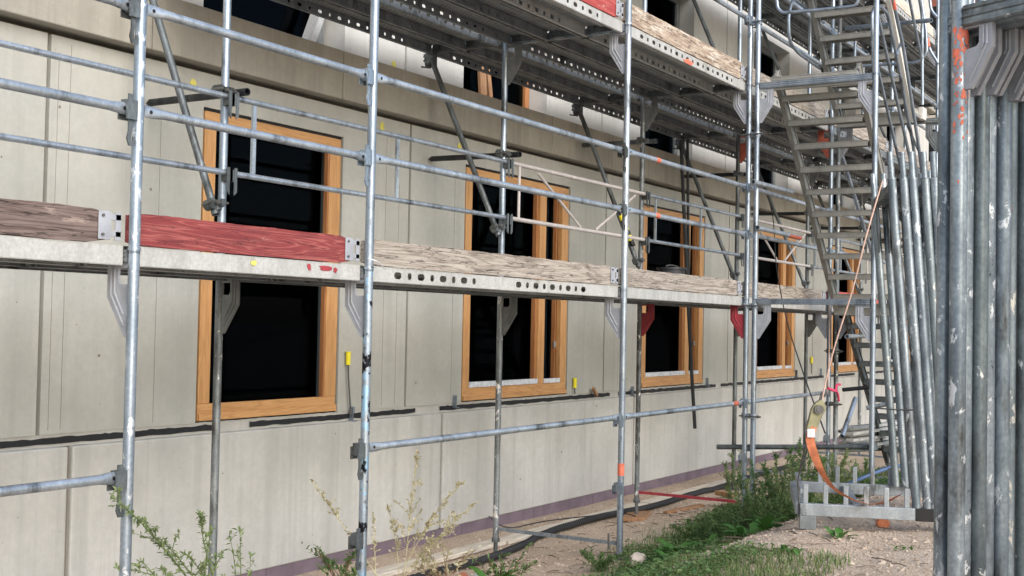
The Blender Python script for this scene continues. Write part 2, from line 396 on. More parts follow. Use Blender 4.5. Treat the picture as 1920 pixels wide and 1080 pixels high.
for k, (za, zb) in enumerate(((1.42, 1.79), (4.40, 4.75), (7.3, 7.7))):
    xs_ = [BX0, -2.4, 1.75, 3.63, 6.85, 8.15, 11.85, 15.3, 19.0, BX1]
    for a, b in zip(xs_, xs_[1:]): MB().bb(a + .004, b - .004, FY - .10, FY + .3, za, zb).build('slab_edge', 'concwarm', bld, smooth=0, bevel=.008)
PJ = [-2.6, 1.27, 5.15, 8.94, 12.73, 16.5, 20.3, BX1]
for a, b in zip(PJ, PJ[1:]):
    MB().bb(a + .016, b - .016, FY - .035, FY + .25, -2.02, -1.03).build('plinth_panel', 'concpl', bld, smooth=0, bevel=.012)
MB().bb(BX0, BX1, FY + .05, FY + .2, -2.6, 7.7).bb(BX0, BX0 + .2, FY + .2, FY + 4, -2.6, 7.7)
back = MB()                                                 # joint backing, visible as the darker strip down each joint
for x in JX: back.bb(x - .02, x + .02, FY + .035, FY + .12, ZW0, ZW1); back.bb(x - .02, x + .02, FY + .10, FY + .2, 1.80, 7.3)
for x in PJ: back.bb(x - .02, x + .02, FY + .0, FY + .12, -2.2, -1.03)
back.bb(BX0, BX1, FY + .10, FY + .2, 1.36, 1.43)  # dark strip below the slab band, added to paint in the soffit's shade line
back.build('joint_filler_and_shade_strip', 'concjoint', bld, smooth=0)
for lv, za in enumerate((-2.2, 1.6, 4.6)):                   # rooms behind the openings, unlit darkness painted into their near-black walls
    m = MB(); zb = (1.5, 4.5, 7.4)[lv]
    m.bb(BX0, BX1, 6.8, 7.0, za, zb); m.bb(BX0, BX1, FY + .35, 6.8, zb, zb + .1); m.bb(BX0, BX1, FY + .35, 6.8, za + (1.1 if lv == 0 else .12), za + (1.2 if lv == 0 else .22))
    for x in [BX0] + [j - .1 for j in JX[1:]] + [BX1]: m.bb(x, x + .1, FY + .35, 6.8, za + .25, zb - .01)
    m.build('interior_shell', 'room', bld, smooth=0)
MB().bb(BX1 - .2, BX1, FY + .26, 8, -2.6, 7.7).build('gable_wall', 'concup', bld, smooth=0)
MB().bb(9.9, 9.98, 2.9, 2.98, -.3, 1.2).build('room_post', 'strip', bld, smooth=0)
def ribbon(x0, x1, zt, zb, y, th, jit, step=.03, gap=None):
    m = MB(); x = x0; seg = []
    while x < x1:
        if gap and gap(x): 
            x += step; seg.append(None); continue
        seg.append((x, zt + jit * mnoise.noise(V((x * 9, 1, zt))) + jit * .6 * mnoise.noise(V((x * 31, 4, zt))), zb + jit * mnoise.noise(V((x * 7, 5, zb))))); x += step
    for a, b in zip(seg, seg[1:]):
        if a and b:
            m.add([(a[0], y, a[2]), (b[0], y, b[2]), (b[0], y, b[1]), (a[0], y, a[1]), (a[0], y + th, a[2]), (b[0], y + th, b[2]), (b[0], y + th, b[1]), (a[0], y + th, a[1])],
                  [(0, 1, 2, 3), (3, 2, 6, 7), (0, 4, 5, 1)])
    return m
ribbon(-3, BX1, -.975, -1.012, FY + .004, .04, .009, gap=lambda x: mnoise.noise(V((x * 1.7, 8, 0))) > .33).build('bitumen_seal', 'bitumen', bld, smooth=0)
ribbon(-3, BX1, -.955, -1.03, FY + .012, .06, .004).build('mortar_bed', 'mortar', bld, smooth=0)
for i, x in enumerate(np.arange(-2.0, BX1, 1.25)):
    MB().bb(x + .003, x + 1.247, FY - .02, FY + .05, -2.3, -2.022).build('insulation_board', 'xps', bld, smooth=0)
for px, py, zt in ((105, 300, 1.33), (128, 300, 1.36), (717, 650, 1.3), (742, 650, .9), (1012, 640, 0), (848, 600, 1.1), (1160, 600, 1.25), (300, 300, 1.1)):
    if 1000 < px < 1020: continue
    x = at(px, py, Y=FY).x; m = MB(); z = -.93; pl = []
    while z < zt: pl.append((x + .0015 * mnoise.noise(V((z * 6, px, 0))), FY - .0004, z)); z += .06
    m.path(pl, .0016, 4); m.build('formwork_seam', 'concjoint', bld)
m = MB()
for k in range(170):                                      # blowholes and fixings left in the cast face
    x, z = random.uniform(-1.5, 17), random.uniform(-1.9, 1.35)
    if any(a - .1 < x < b + .1 and -1.05 < z < 1.2 for a, b, _ in WIN) or -1.06 < z < -.9: continue
    y = FY if z > -.95 else FY - .035; s_ = random.choice((.0035, .0045, .006, .010)); m.tube((x, y - .0012, z), (x, y + .004, z), s_, 7)
m.build('blowholes', 'concjoint', bld)['kind'] = 'stuff'
# windows: timber frame flush with the panel, each a part of the building
def window(x0, x1, z0, z1, two, y=FY):
    fl, fr_, ft, fb = .105, .13, .10, .115; dp = .055 if two else .03
    wn = bpy.data.objects.new('window', None); COL.objects.link(wn); wn.parent = bld; wn.location = (x0, y, z0)
    wn['label'] = 'two-light timber window with a narrow right light' if two else 'single-light timber window'
    def wb(nm, mat, a, b, c, d, e, f, bev=.004): return MB().bb(a, b, c, d, e, f).build(nm, mat, wn, root=wn, smooth=0, bevel=bev)
    wb('jamb', 'sash', x0, x0 + fl, y + .002, y + dp, z0 + fb, z1 - ft); wb('jamb', 'sash', x1 - fr_, x1, y + .002, y + dp, z0 + fb, z1 - ft)
    wb('head_rail', 'sashx', x0, x1, y + .004, y + dp, z1 - ft, z1); wb('bottom_rail', 'sashx', x0, x1, y + .004, y + dp, z0, z0 + fb)
    wb('sill', 'sashx', x0 + .002, x1 - .002, y - .012, y + .002, z0 + .002, z0 + .050)
    t = .021
    wb('gasket', 'gasket', x0 - t, x0 - .002, y + .02, y + .08, z0 - t, z1 + t, 0); wb('gasket', 'gasket', x1 + .002, x1 + t, y + .02, y + .08, z0 - t, z1 + t, 0)
    wb('gasket', 'gasket', x0, x1, y + .02, y + .08, z1 + .002, z1 + t, 0); wb('gasket', 'gasket', x0, x1, y + .02, y + .08, z0 - t, z0 - .002, 0)
    iz0, iz1 = z0 + fb, z1 - ft
    if two:
        xm = x1 - fr_ - .32 * (x1 - x0) / 1.9
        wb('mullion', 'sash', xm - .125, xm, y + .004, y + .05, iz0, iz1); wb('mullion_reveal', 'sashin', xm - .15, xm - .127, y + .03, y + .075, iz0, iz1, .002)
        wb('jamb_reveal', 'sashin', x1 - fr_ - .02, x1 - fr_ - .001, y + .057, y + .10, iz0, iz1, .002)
        wb('sill_film', 'film', x0 + fl + .002, xm - .13, y - .004, y + .04, iz0 + .001, iz0 + .05, .003); wb('sill_film', 'film', xm + .004, x1 - fr_ - .002, y - .004, y + .04, iz0 + .001, iz0 + .045, .003)
        wb('aluminium_strip', 'gussetdark', x1 - fr_ - .12, x1 - fr_ - .07, y + .12, y + .135, iz0, iz1, 0)
        for zz in (iz0 + .35, iz0 + 1.05): wb('hinge', 'rail', x1 - fr_ - .03, x1 - fr_ - .002, y + .05, y + .07, zz, zz + .06, .003)
        lights = ((x0 + fl - .03, xm - .152), (xm - .12, x1 - fr_ + .01))
    else:
        lights = ((x0 + fl - .03, x1 - fr_ + .01),)
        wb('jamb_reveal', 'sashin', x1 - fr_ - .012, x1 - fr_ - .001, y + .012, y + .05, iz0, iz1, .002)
    for a, b in lights: wb('pane', 'glass', a, b, y + .092 if not two else y + .104, y + .098 if not two else y + .110, iz0 - .02, iz1 + .02, 0)
for a, b, k in WIN: window(a, b, -.945, 1.135, k)
# upper openings: deep concrete reveals, a timber frame set back, some leftovers inside
for j, (a, b, k) in enumerate(WIN):
    for z0, z1 in ((1.83, 3.9), (4.8, 6.9)):
        x0, x1 = a + .04, a + 1.5; y = FY + .26
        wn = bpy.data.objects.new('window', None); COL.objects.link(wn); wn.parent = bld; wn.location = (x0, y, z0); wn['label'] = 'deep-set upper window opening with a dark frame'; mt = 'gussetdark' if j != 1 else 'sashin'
        for nm, p, q, r_, s_ in (('jamb', x0, x0 + .08, z0, z1), ('jamb', x1 - .08, x1, z0, z1), ('head_rail', x0 + .08, x1 - .08, z1 - .08, z1), ('bottom_rail', x0 + .08, x1 - .08, z0, z0 + .08)): MB().bb(p, q, y, y + .07, r_, s_).build(nm, mt, wn, root=wn, smooth=0, bevel=.004)
        MB().bb(x0 + .08, x1 - .08, y + .03, y + .036, z0 + .08, z1 - .08).build('pane', 'glass', wn, root=wn, smooth=0)
# spots of yellow spray on the concrete, each a thin blob of paint lying on the wall
for px, py, yy in ((362, 158, FY), (738, 122, FY + .07), (716, 237, FY), (861, 276, FY)):
    c = at(px, py, Y=yy - .001); pts = []
    for k in range(14):
        t = 2 * math.pi * k / 14; rr = .034 * (1 + .35 * mnoise.noise(V((k * 1.3, px, 0)))); pts.append((rr * math.cos(t) * .8, rr * math.sin(t) * 1.1))
    MB().prism(pts, c - V((0, .003, 0)), (1, 0, 0), (0, 0, 1), .004).build('paint_spot', 'yellowpaint', bld, smooth=0)
# small galvanised angle brackets standing on the plinth edge
for px, py in ((662, 775), (855, 752), (1187, 733), (1327, 716), (1494, 700), (1540, 697)):
    p = at(px, py, Y=FY - .02); m = MB()
    m.bb(p.x - .025, p.x - .018, FY - .04, FY, p.z - .06, p.z + .05); m.bb(p.x - .018, p.x + .03, FY - .012, FY - .004, p.z + .0, p.z + .05); m.bb(p.x - .018, p.x + .03, FY - .04, FY, p.z - .062, p.z - .055)
    m.build('wall_bracket', 'galv', bld, smooth=0)

# ---------------------------------------------------------------- scaffold parts
def wedge(parent, root, x, y, z, mat='galv', side=-1, key=None):
    """rail connector welded on a post: box, flattened plate, hanging wedge with its hook"""
    m = MB(); sx = side
    m.bb(*sorted((x + sx * .022, x + sx * .075)), y - .022, y + .022, z - .035, z + .03)
    m.bb(*sorted((x + sx * .03, x + sx * .085)), y - .030, y - .022, z - .055, z + .012)
    m.bb(*sorted((x + sx * .03, x + sx * .085)), y + .022, y + .030, z - .055, z + .012)
    pts = [(.040, .055), (.066, .055), (.062, -.10), (.070, -.135), (.058, -.165), (.034, -.165), (.026, -.15), (.026, -.125), (.036, -.125), (.038, -.145), (.048, -.145), (.050, -.12), (.044, -.09)]
    m.prism([(sx * a, b) for a, b in pts], (x, y - .012, z), (1, 0, 0), (0, 0, 1), .008)
    return m.build('wedge_clamp', mat, parent, root=root, smooth=0, key=key)
GP = [(.022, -.028), (.155, -.028), (.155, -.175), (.045, -.345), (.022, -.345), (.022, -.120), (.078, -.120), (.088, -.105), (.088, -.05), (.022, -.05)]
def gusset(parent, root, x, y, z, sy, mat, key=None, style=0):
    m = MB(); ax = (0, sy, 0)
    if style == 0:
        m.prism(GP, (x, y, z), ax, (0, 0, 1), .012)
        pl = [(.13, -.035), (.13, -.165), (.045, -.30)]; pl2 = [(.108, -.035), (.108, -.155), (.05, -.25)]
        for q in (pl, pl2):
            for (a, b), (c, d) in zip(q, q[1:]):
                for sd_ in (-1, 1): m.tube((x + sd_ * .007, y + sy * a, z + b), (x + sd_ * .007, y + sy * c, z + d), .0045, 6)
    else:
        m.prism([(.022, -.028), (.15, -.028), (.15, -.15), (.04, -.345), (.022, -.345)], (x, y, z), ax, (0, 0, 1), .010)
    return m.build('gusset', mat, parent, root=root, smooth=30, key=key)
def frame(i, x, y0, y1, z0, z1, label, name='scaffold_section', group='galvanised frames of the facade scaffold', mo='galv', mi='dark', gm='gusset', foot=False, clamps=(1.065, .63), tag='', cl_side=-1, gi=None, botmat='galv'):
    root = thing(name, (x, y0, z0), label, 'scaffold frame', group)
    sy = 1 if y1 > y0 else -1; H = z1 - z0
    L = lambda m_, n_, mt, **k: m_.build(n_, mt, root, **k)
    zl = z0 + .01
    if foot: zl = z0
    po = L(MB().tube((x, y0, zl), (x, y0, z1 + .02), RT, 20), 'post', mo)
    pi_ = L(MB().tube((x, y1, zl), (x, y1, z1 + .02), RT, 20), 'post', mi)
    # slots and joint collars
    for p, yy in ((po, y0), (pi_, y1)):
        MB().ring((x, yy, z1 + .03), (0, 0, 1), RT, .012, 20, .004).build('collar', mo if p is po else mi, p, root=root)
    m = MB(); t0, t1 = min(y0, y1) + RT, max(y0, y1) - RT
    m.bb(x - .024, x + .024, t0, t1, z1 - .027, z1 + .027)
    for sx in (-1, 1):
        for zz in (-.018, 0.0, .018): m.tube((x + sx * .0245, t0, z1 + zz), (x + sx * .0245, t1, z1 + zz), .0045, 6)
    L(m, 'transom', 'gussetdark' if mi in ('dark', 'darkw') and gm != 'red' else 'galv')
    gusset(root, root, x, y0, z1, sy, gm, style=0 if i % 3 else 0)
    gusset(root, root, x, y1, z1, -sy, gi or ('gussetdark' if gm == 'gusset' else gm))
    if foot:
        m = MB(); m.bb(x - .012, x + .012, t0, t1, z0 + .06, z0 + .085); L(m, 'bottom_bar', botmat)
        for yy in (y0, y1):
            g = gz(x, yy)
            m = MB(); m.tube((x, yy, g + .01), (x, yy, z0 + .1), .017, 14); m.bb(x - .075, x + .075, yy - .075, yy + .075, g, g + .012); m.tube((x, yy, z0 - .03), (x, yy, z0), .034, 10); L(m, 'base_jack', 'dark')
    for h in clamps: wedge(po, root, x, y0, z0 + h, 'dark' if mo != 'galv' else 'galv', cl_side)
    return root
for i, x in enumerate(XS[:-1]):
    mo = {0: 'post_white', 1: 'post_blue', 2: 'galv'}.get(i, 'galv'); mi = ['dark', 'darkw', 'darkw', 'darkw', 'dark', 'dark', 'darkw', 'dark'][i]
    frame(i, x, 0, 1.09, -1.93 if i != 2 else -1.95, 0, f'ground level scaffold frame, {ORDF[i]} from the left' + (', with red gussets' if i == 3 else ''), mo=mo if i != 1 else 'post_blue', mi=mi,
          gm='red' if i == 3 else 'gusset', foot=True, clamps=(.995, .52) if i in (0, 1) else (1.0,.5), botmat='red' if i == 3 else 'galv')
    frame(i, x, 0, 1.09, 0, 2.0, f'first lift scaffold frame, {ORDF[i]} from the left' + (', with rust red gussets' if i == 4 else ''), mo={0: 'post_white', 1: 'galv'}.get(i, 'rail' if i == 2 else 'galv'), mi='galv' if i in (1, 2) else mi, gm='redrust' if i == 4 else 'gusset')
    if i >= 2: frame(i, x, 0, 1.09, 2.0, 4.0, f'second lift scaffold frame, {ORDF[i]} from the left', mo='galv', mi='galv')
    if i >= 5: frame(i, x, 0, 1.09, 4.0, 6.0, f'top lift scaffold frame, {ORDF[i]} from the left', mo='galv', mi='galv', clamps=())
# stair tower frames
for j, x in enumerate((7.297, 9.863)):
    for k, (za, zb) in enumerate(((-1.9, 0), (0, 2), (2, 4), (4, 6))):
        wd = ('near', 'far')[j]; lv = ('ground level', 'first lift', 'second lift', 'top lift')[k]
        frame(j + 1, x, -1.17, -.08, za, zb, f'{lv} frame at the {wd} end of the stair tower', group='frames of the stair tower', mo='galv', mi='galv' if j == 0 else 'darkw', gm='gusset' if j == 0 else 'gussetdark', foot=(k == 0), clamps=(), gi='gusset')

def flat_rail(p, q, r, name, label, group, mat='rail', n=14, cat='guard rail'):
    """tube with both ends flattened to a plate with a hole"""
    p, q = V(p), V(q); d = (q - p).normalized(); L_ = (q - p).length
    root = thing(name, p, label, cat, group)
    m = MB(); sec = [(0, .35, 1.3), (.05, .35, 1.3), (.11, 1, 1), (L_ - .11, 1, 1), (L_ - .05, .35, 1.3), (L_, .35, 1.3)]
    up = V((0, 0, 1)); sd_ = d.cross(up).normalized(); up = sd_.cross(d); vs = []
    for t, a, b in sec:
        for k in range(n):
            th = 2 * math.pi * k / n; vs.append(p + d * t + sd_ * (math.cos(th) * r * a) + up * (math.sin(th) * r * b))
    fs = [(i * n + k, i * n + (k + 1) % n, (i + 1) * n + (k + 1) % n, (i + 1) * n + k) for i in range(len(sec) - 1) for k in range(n)] + [tuple(range(n))[::-1], tuple(range((len(sec) - 1) * n, len(sec) * n))]
    m.add(vs, fs).build('tube', mat, root, smooth=50)
    for t in (.035, L_ - .035): MB().tube(p + d * t - sd_ * r * .42, p + d * t + sd_ * r * .42, .0085, 10).build('end_hole', 'gasket', root)
    return root
BAYX = [-2.57] + XS
def bayname(i): return 'at the left edge of the photo' if i == 0 else (f'between the {ORDF[i-1]} and {ORDF[i]} frames')
for i in range(len(BAYX) - 1):
    a, b = BAYX[i] + (.03 if i else .03), BAYX[i + 1] - .045
    for hz, nm in ((1.065, 'upper'), (.625, 'lower')):
        r = flat_rail((a, -.0, hz + (.0 if i else .0)), (b, -.0, hz - .005), .0205, 'guard_rail', f'{nm} outer guard rail of the lower deck {bayname(i)}', 'outer guard rails of the lower deck')
        if i == 3:
            c = V((a, 0, hz)).lerp(V((b, 0, hz)), .21)
            MB().ring(c, (1, 0, 0), .0205, .07, 14, .0015).build('red_tape', 'orange', r, root=r)
        if i >= 4 and i < 8: flat_rail((a, 0, 2 + hz), (b, 0, 2 + hz), .0205, 'guard_rail', f'{nm} outer guard rail of the upper deck {bayname(i)}', 'outer guard rails of the upper deck')
    if i == 3:
        for hz, nm in ((1.065, 'upper'), (.625, 'lower')): flat_rail((a, 0, 2 + hz), (b, 0, 2 + hz), .0205, 'guard_rail', f'{nm} outer guard rail of the upper deck {bayname(i)}', 'outer guard rails of the upper deck')
for i in (0, 2, 3, 4):
    a, b = BAYX[i] + .03, BAYX[i + 1] - .045
    if i == 2: a += .01
    r = flat_rail((a, 0, -.935), (b, 0, -.935), .0205, 'guard_rail', f'low rail under the deck {bayname(i)}', 'low rails under the deck')
    if i == 3: MB().ring((b - .22, 0, -.935), (1, 0, 0), .0205, .12, 14, .0012).build('red_tape', 'redrust', r, root=r)
# ring of orange tape low on the third outer post
o = single(MB().tube((XS[2], 0, -1.37), (XS[2], 0, -1.28), RT + .0015, 20), 'orange_tape', 'orange', (XS[2], 0, -1.37), 'orange marking tape wrapped low on the third outer post', 'tape')
# inner double guard rails (frames with two rails)
def inner_rail(i, a, b, kind, z=0, label=''):
    root = thing('inner_guard_rail', (a, 1.09, z + .6), label, 'guard rail', 'inner double guard rails')
    Y = 1.09 - .045; r = .0175; mat = 'rail' if kind != 'pale' else 'palealu'
    for zz in (1.035, .59):
        MB().tube((a + .02, Y, z + zz), (b - .02, Y, z + zz), r, 12, wall=.003).build('rail', mat, root)
    if kind == 'pale':
        for xa, za, xb, zb in ((a + .18, 1.035, a + .18, .59), (a + .48, 1.0, a + 1.24, .61), (b - .24, 1.0, a + 1.53, .61)):
            MB().tube((xa, Y, z + za), (xb, Y, z + zb), .012, 8).build('strut', mat, root)
    elif kind == 'two':
        for xa in (a + .2, (a + b) / 2 + .08): MB().box((xa, Y, z + .81), (.028, .018, .41)).build('strut', mat, root, smooth=0)
    elif kind == 'ends':
        for xa in (a + .23, a + 1.38): MB().box((xa, Y, z + .81), (.026, .018, .41)).build('strut', mat, root, smooth=0)
    for xx, sg in ((a, 1), (b, -1)):
        for zz in (1.035, .59):
            m = MB(); m.bb(xx + sg * .01 - .02, xx + sg * .01 + .02, Y - .025, Y + .03, z + zz - .05, z + zz + .02); m.prism([(0, .03), (.02, .03), (.02, -.11), (0, -.13)], (xx + sg * .02, Y - .028, z + zz), (sg, 0, 0), (0, 0, 1), .008)
            m.build('end_clamp', 'dark', root, smooth=0)
M['palealu'] = plain('pale_pinkish_aluminium', (.54, .50, .48), .5, .2, .12, 14)
KI = ['plain', 'plain', 'two', 'pale', 'ends', 'pale', 'two', 'pale', 'two']
for i in range(0, 9):
    inner_rail(i, BAYX[i], BAYX[i + 1], KI[i], 0, f'{"pale diagonally braced" if KI[i]=="pale" else "grey"} inner double rail {bayname(i)}')

# tubes with couplers -------------------------------------------------------
def coupler(parent, root, p, d1, d2=(0, 0, 1), mat='dark', s=1.0):
    p = V(p); d1 = V(d1).normalized(); d2 = V(d2).normalized(); o = d1.cross(d2)
    if o.length < .2: o = d1.orthogonal()
    o.normalize(); q = p + o * 0
    m = MB(); m.ring(p, d2, RT, .05 * s, 14, .009); m.ring(p + o * .053, d1, RT, .05 * s, 14, .009)
    rot = Matrix((d1, o, d2)).transposed() if abs(d1.dot(d2)) < .5 else Matrix((d1, o, d1.cross(o))).transposed()
    m.box(p + o * .027, (.05, .03, .045), rot); m.box(p + d1 * .045, (.03, .03, .04), rot)
    c = m.build('coupler', mat, parent, root=root, smooth=40)
    b = MB(); b.tube(p + d1 * .05 - o * .045, p + d1 * .05 + o * .05, .0075, 6); b.tube(p + d1 * .05 + o * .03, p + d1 * .05 + o * .045, .014, 6); b.tube(p - d1 * .02 + o * .09, p + d1 * .075 + o * .09, .007, 6)
    b.build('bolt', 'rod', c, root=root, smooth=30)
for i in range(1, 9):
    x = XS[i]
    if i < 8:
        # wall ties
        tz = {1: 1.07, 2: 1.10, 3: 1.56, 4: 1.53}.get(i, 1.3); a = V((x + .06, .97, tz)); b_ = V((x + .19, FY + .0, tz + .03))
        t = thing('wall_tie', a, f'dark wall tie tube from the {ORDF[i]} inner post to the wall', 'wall tie', 'wall tie tubes')
        MB().tube(a, b_ - V((0, .03, 0)), .023, 14, wall=.004).build('tube', 'black' if i != 3 else 'dark', t)
        MB().tube(b_ - V((0, .05, 0)), b_, .009, 8).build('hook', 'rod', t); coupler(t, t, (x, 1.09, tz), (0, -1, 0))
    for z in (2.0, 4.0):
        if z == 4 and i < 3: continue
        lv = 'upper' if z == 2 else 'top'
        t = thing('console_bracket', (x, 1.12, z), f'wall side console bracket of the {lv} deck at the {ORDF[i]} frame', 'console bracket', 'console brackets towards the wall')
        MB().bb(x - .02, x + .02, 1.13, 1.83, z - .022, z + .024).tube((x, 1.79, z - .13), (x, 1.79, z - .02), .03, 12).build('arm', 'dark', t, smooth=40, bevel=.004)
        t2 = thing('brace_tube', (x, 1.09, z - 1.5), f'diagonal tube bracing the {lv} console at the {ORDF[i]} frame', 'brace', 'diagonal console braces')
        zb = z - {1: 1.62, 2: 1.52, 3: 1.64}.get(i, 1.66); p, q = V((x - .055, 1.10, zb)), V((x - .03, 1.80, z - .055))
        MB().tube(p - (q - p).normalized() * .04, q, .0225, 14, wall=.004).build('tube', 'dark', t2)
        coupler(t2, t2, p + V((.02, 0, .02)), (0, -1, .3)); coupler(t2, t2, q, (0, 1, .2), (1, 0, 0))
# ---------------------------------------------------------------- deck planks
def web(m, L_, y, z0, z1, holes, hx=.022, hz=.0125, th=.003):
    """vertical side sheet of a plank along X with real oval openings"""
    zc = (z0 + z1) / 2; xs_ = []; x = .28
    if holes == 2: hx, hz = .034, .019
    if holes == 3: hx, hz = .028, .016
    if holes:
        k = 0
        while x < L_ - .3:
            xs_.append((x, (hx if k % 2 == 0 else hx * .55))); x += .112; k += 1
            if holes == 2 and k % 9 == 8: x += .42
    edges = [0]; 
    for hx_, hw in xs_: edges += [hx_ - .045, hx_ + .045]
    edges.append(L_)
    for yy in (y - th / 2, y + th / 2):
        for a, b in zip(edges[0::2], edges[1::2]):
            if b > a: m.add([(a, yy, z0), (b, yy, z0), (b, yy, z1), (a, yy, z1)], [(0, 1, 2, 3)])
        for hx_, hw in xs_:
            c = [(hx_ - .045, z0), (hx_ + .045, z0), (hx_ + .045, z1), (hx_ - .045, z1)]
            o8 = [(hx_ - hw * .6, zc - hz), (hx_ + hw * .6, zc - hz), (hx_ + hw, zc - hz * .4), (hx_ + hw, zc + hz * .4), (hx_ + hw * .6, zc + hz), (hx_ - hw * .6, zc + hz), (hx_ - hw, zc + hz * .4), (hx_ - hw, zc - hz * .4)]
            m.add([(p[0], yy, p[1]) for p in c + o8], [(0, 1, 5, 4), (1, 6, 5), (1, 2, 7, 6), (2, 8, 7), (2, 3, 9, 8), (3, 10, 9), (3, 0, 11, 10), (0, 4, 11)])
PW = .32
def plank(x0, x1, y0, z, label, group, holes=True, light=False):
    L_ = x1 - x0 - .06; key = ('pl', round(L_, 3), holes, light)
    root = thing('deck_plank', (x0 + .03, y0, z + .04), label, 'deck plank', group)
    for part, mat, hk in (('side_rail', 'planklight' if light else 'plank', 0), ('perforated_sheet', 'perf', 0), ('hook', 'dark', -.022), ('hook', 'dark', L_ - .012)):
        k = key + (part, hk)
        m = MB(); o = V(root.location)
        if k not in CACHE:
            q = MB()
            if part == 'side_rail':
                web(q, L_, .002, -.078, 0, holes); web(q, L_, PW - .002, -.078, 0, holes)
                q.bb(0, L_, .003, .028, -.081, -.078); q.bb(0, L_, PW - .028, PW - .003, -.081, -.078)
                q.tube((0, .012, -.073), (L_, .012, -.073), .008, 6); q.tube((0, PW - .012, -.073), (L_, PW - .012, -.073), .008, 6)
                q.bb(.02, L_ - .02, PW / 2 - .014, PW / 2 + .014, -.02, -.004)
                q.bb(0, L_, 0, .03, 0, .003); q.bb(0, L_, PW - .03, PW, 0, .003)
            elif part == 'perforated_sheet':
                q.bb(.0, L_, .031, PW - .031, -.004, 0)
            else:
                for xx in (hk,):
                    q.bb(xx, xx + .034, .02, PW - .02, -.055, -.004)
                    for yy in (.05, PW - .09): q.bb(xx - .01, xx + .045, yy, yy + .04, -.03, .006)
            m.v = [tuple(V(v) + o) for v in q.v]; m.f = q.f
        m.build(part, mat, root, smooth=40, key=k)
    return root
def deck(i, z, console, lname, lightouter):
    x0, x1 = BAYX[i], BAYX[i + 1]
    ys = [.035, .37, .705] + ([1.14, 1.475] if console else [])
    for k, y in enumerate(ys):
        plank(x0, x1, y, z, f'{ORDF[len(ys)-1-k]} steel plank from the wall, {lname} deck {bayname(i)}', f'steel planks of the {lname} deck', holes=((3 if lightouter and k == 0 else 1) if z > 0 else (2 if k == 0 and i == 2 else 0)), light=(k == 0 and lightouter))
for i in range(0, 9): deck(i, 0, False, 'lower', True)
for i in range(2, 9): deck(i, 2.0, True, 'upper', i in (2, 3, 4))
for i in range(4, 9): deck(i, 4.0, True, 'top', True)
# ---------------------------------------------------------------- toe boards
def toeboard(x0, x1, z, mat, label, rough=.006, both=True, h=.145):
    root = thing('toe_board', (x0, -.02, z + .05), label, 'toe board', 'wooden toe boards')
    m = MB(); n = max(30, int((x1 - x0) / .02)); vs = []
    for k in range(n + 1):
        x = x0 + (x1 - x0) * k / n; e = min(1, min(k, n - k) / 4)
        for yy, zz in ((.028, .048), (.060, .048), (.060, .048 + h), (.028, .048 + h)):
            j = mnoise.noise(V((x * 5 + z, yy * 30, zz * 10))) + .6 * mnoise.noise(V((x * 23, yy * 30 + z, zz * 10)))
            top = zz > .1
            vs.append((x, yy + j * .0018, z + zz + j * rough * (1 if top else .5) - (0 if e == 1 else (1 - e) * .012 * (1 if top else -1))))
    fs = [(k * 4 + a, k * 4 + (a + 1) % 4, (k + 1) * 4 + (a + 1) % 4, (k + 1) * 4 + a) for k in range(n) for a in range(4)]
    fs = [f[::-1] for f in fs] + [(0, 1, 2, 3), tuple(n * 4 + a for a in (3, 2, 1, 0))]
    m.add(vs, fs).build('board', mat, root, smooth=25)
    xx = x1; m = MB(); a, b = xx - .045, xx + .02
    m.bb(a, b, .020, .025, z + .062, z + .182); m.bb(a, b, .063, .068, z + .062, z + .182)
    m.bb(xx + .016, xx + .075, .022, .028, z + .075, z + .10); m.bb(xx + .016, xx + .075, .022, .028, z + .145, z + .172); m.bb(xx + .045, xx + .075, .022, .028, z + .06, z + .18)
    e = m.build('end_fitting', 'gusset', root, smooth=0, bevel=.002)
    for zz in (.083, .163): MB().tube((xx - .025, .012, z + zz), (xx - .025, .022, z + zz), .006, 8).build('rivet', 'rod', e, root=root)
TB = [('tbrown', 'brown weathered'), ('tred', 'red stained'), ('tgrey', 'grey cracked'), ('tgrey', 'grey cracked'), ('tgrey', 'pale'), ('tredup', 'reddish'), ('tgrey', 'pale'), ('tgrey', 'pale'), ('tgrey', 'pale')]
TBI = {0: 0, 1: 1, 2: 2, 3: 3}
for i in range(0, 9):
    mt, d_ = TB[i]
    toeboard(BAYX[i] + .0, BAYX[i + 1] - .13, -.0, mt, f'{d_} toe board of the lower deck {bayname(i)}', .006 if i != 1 else .003, h=.14)
for i in range(2, 9):
    mt, d_ = (('tredup', 'faded red'), ('tbrown', 'split brown'), ('tgrey', 'grey'), ('tgrey', 'grey'), ('tgrey', 'grey'), ('tgrey', 'grey'), ('tgrey', 'grey'))[i - 2]
    if i == 3: mt, d_ = 'tsplit', 'split brown and grey'; M['tsplit'] = wood('split_brown_board', (.36, .28, .21), (.48, .40, .32), (.14, .075, .05), 'X', .8, .85, worn=(.60, .53, .45), wornamt=.52, cracks=2)
    toeboard(BAYX[i] + .0, BAYX[i + 1] - .12, 2.0, mt, f'{d_} toe board of the upper deck {bayname(i)}', .008, h=.16)
for i in range(4, 9): toeboard(BAYX[i] + .0, BAYX[i + 1] - .12, 4.0, 'plankwood', f'pale toe board of the top deck {bayname(i)}', .005)
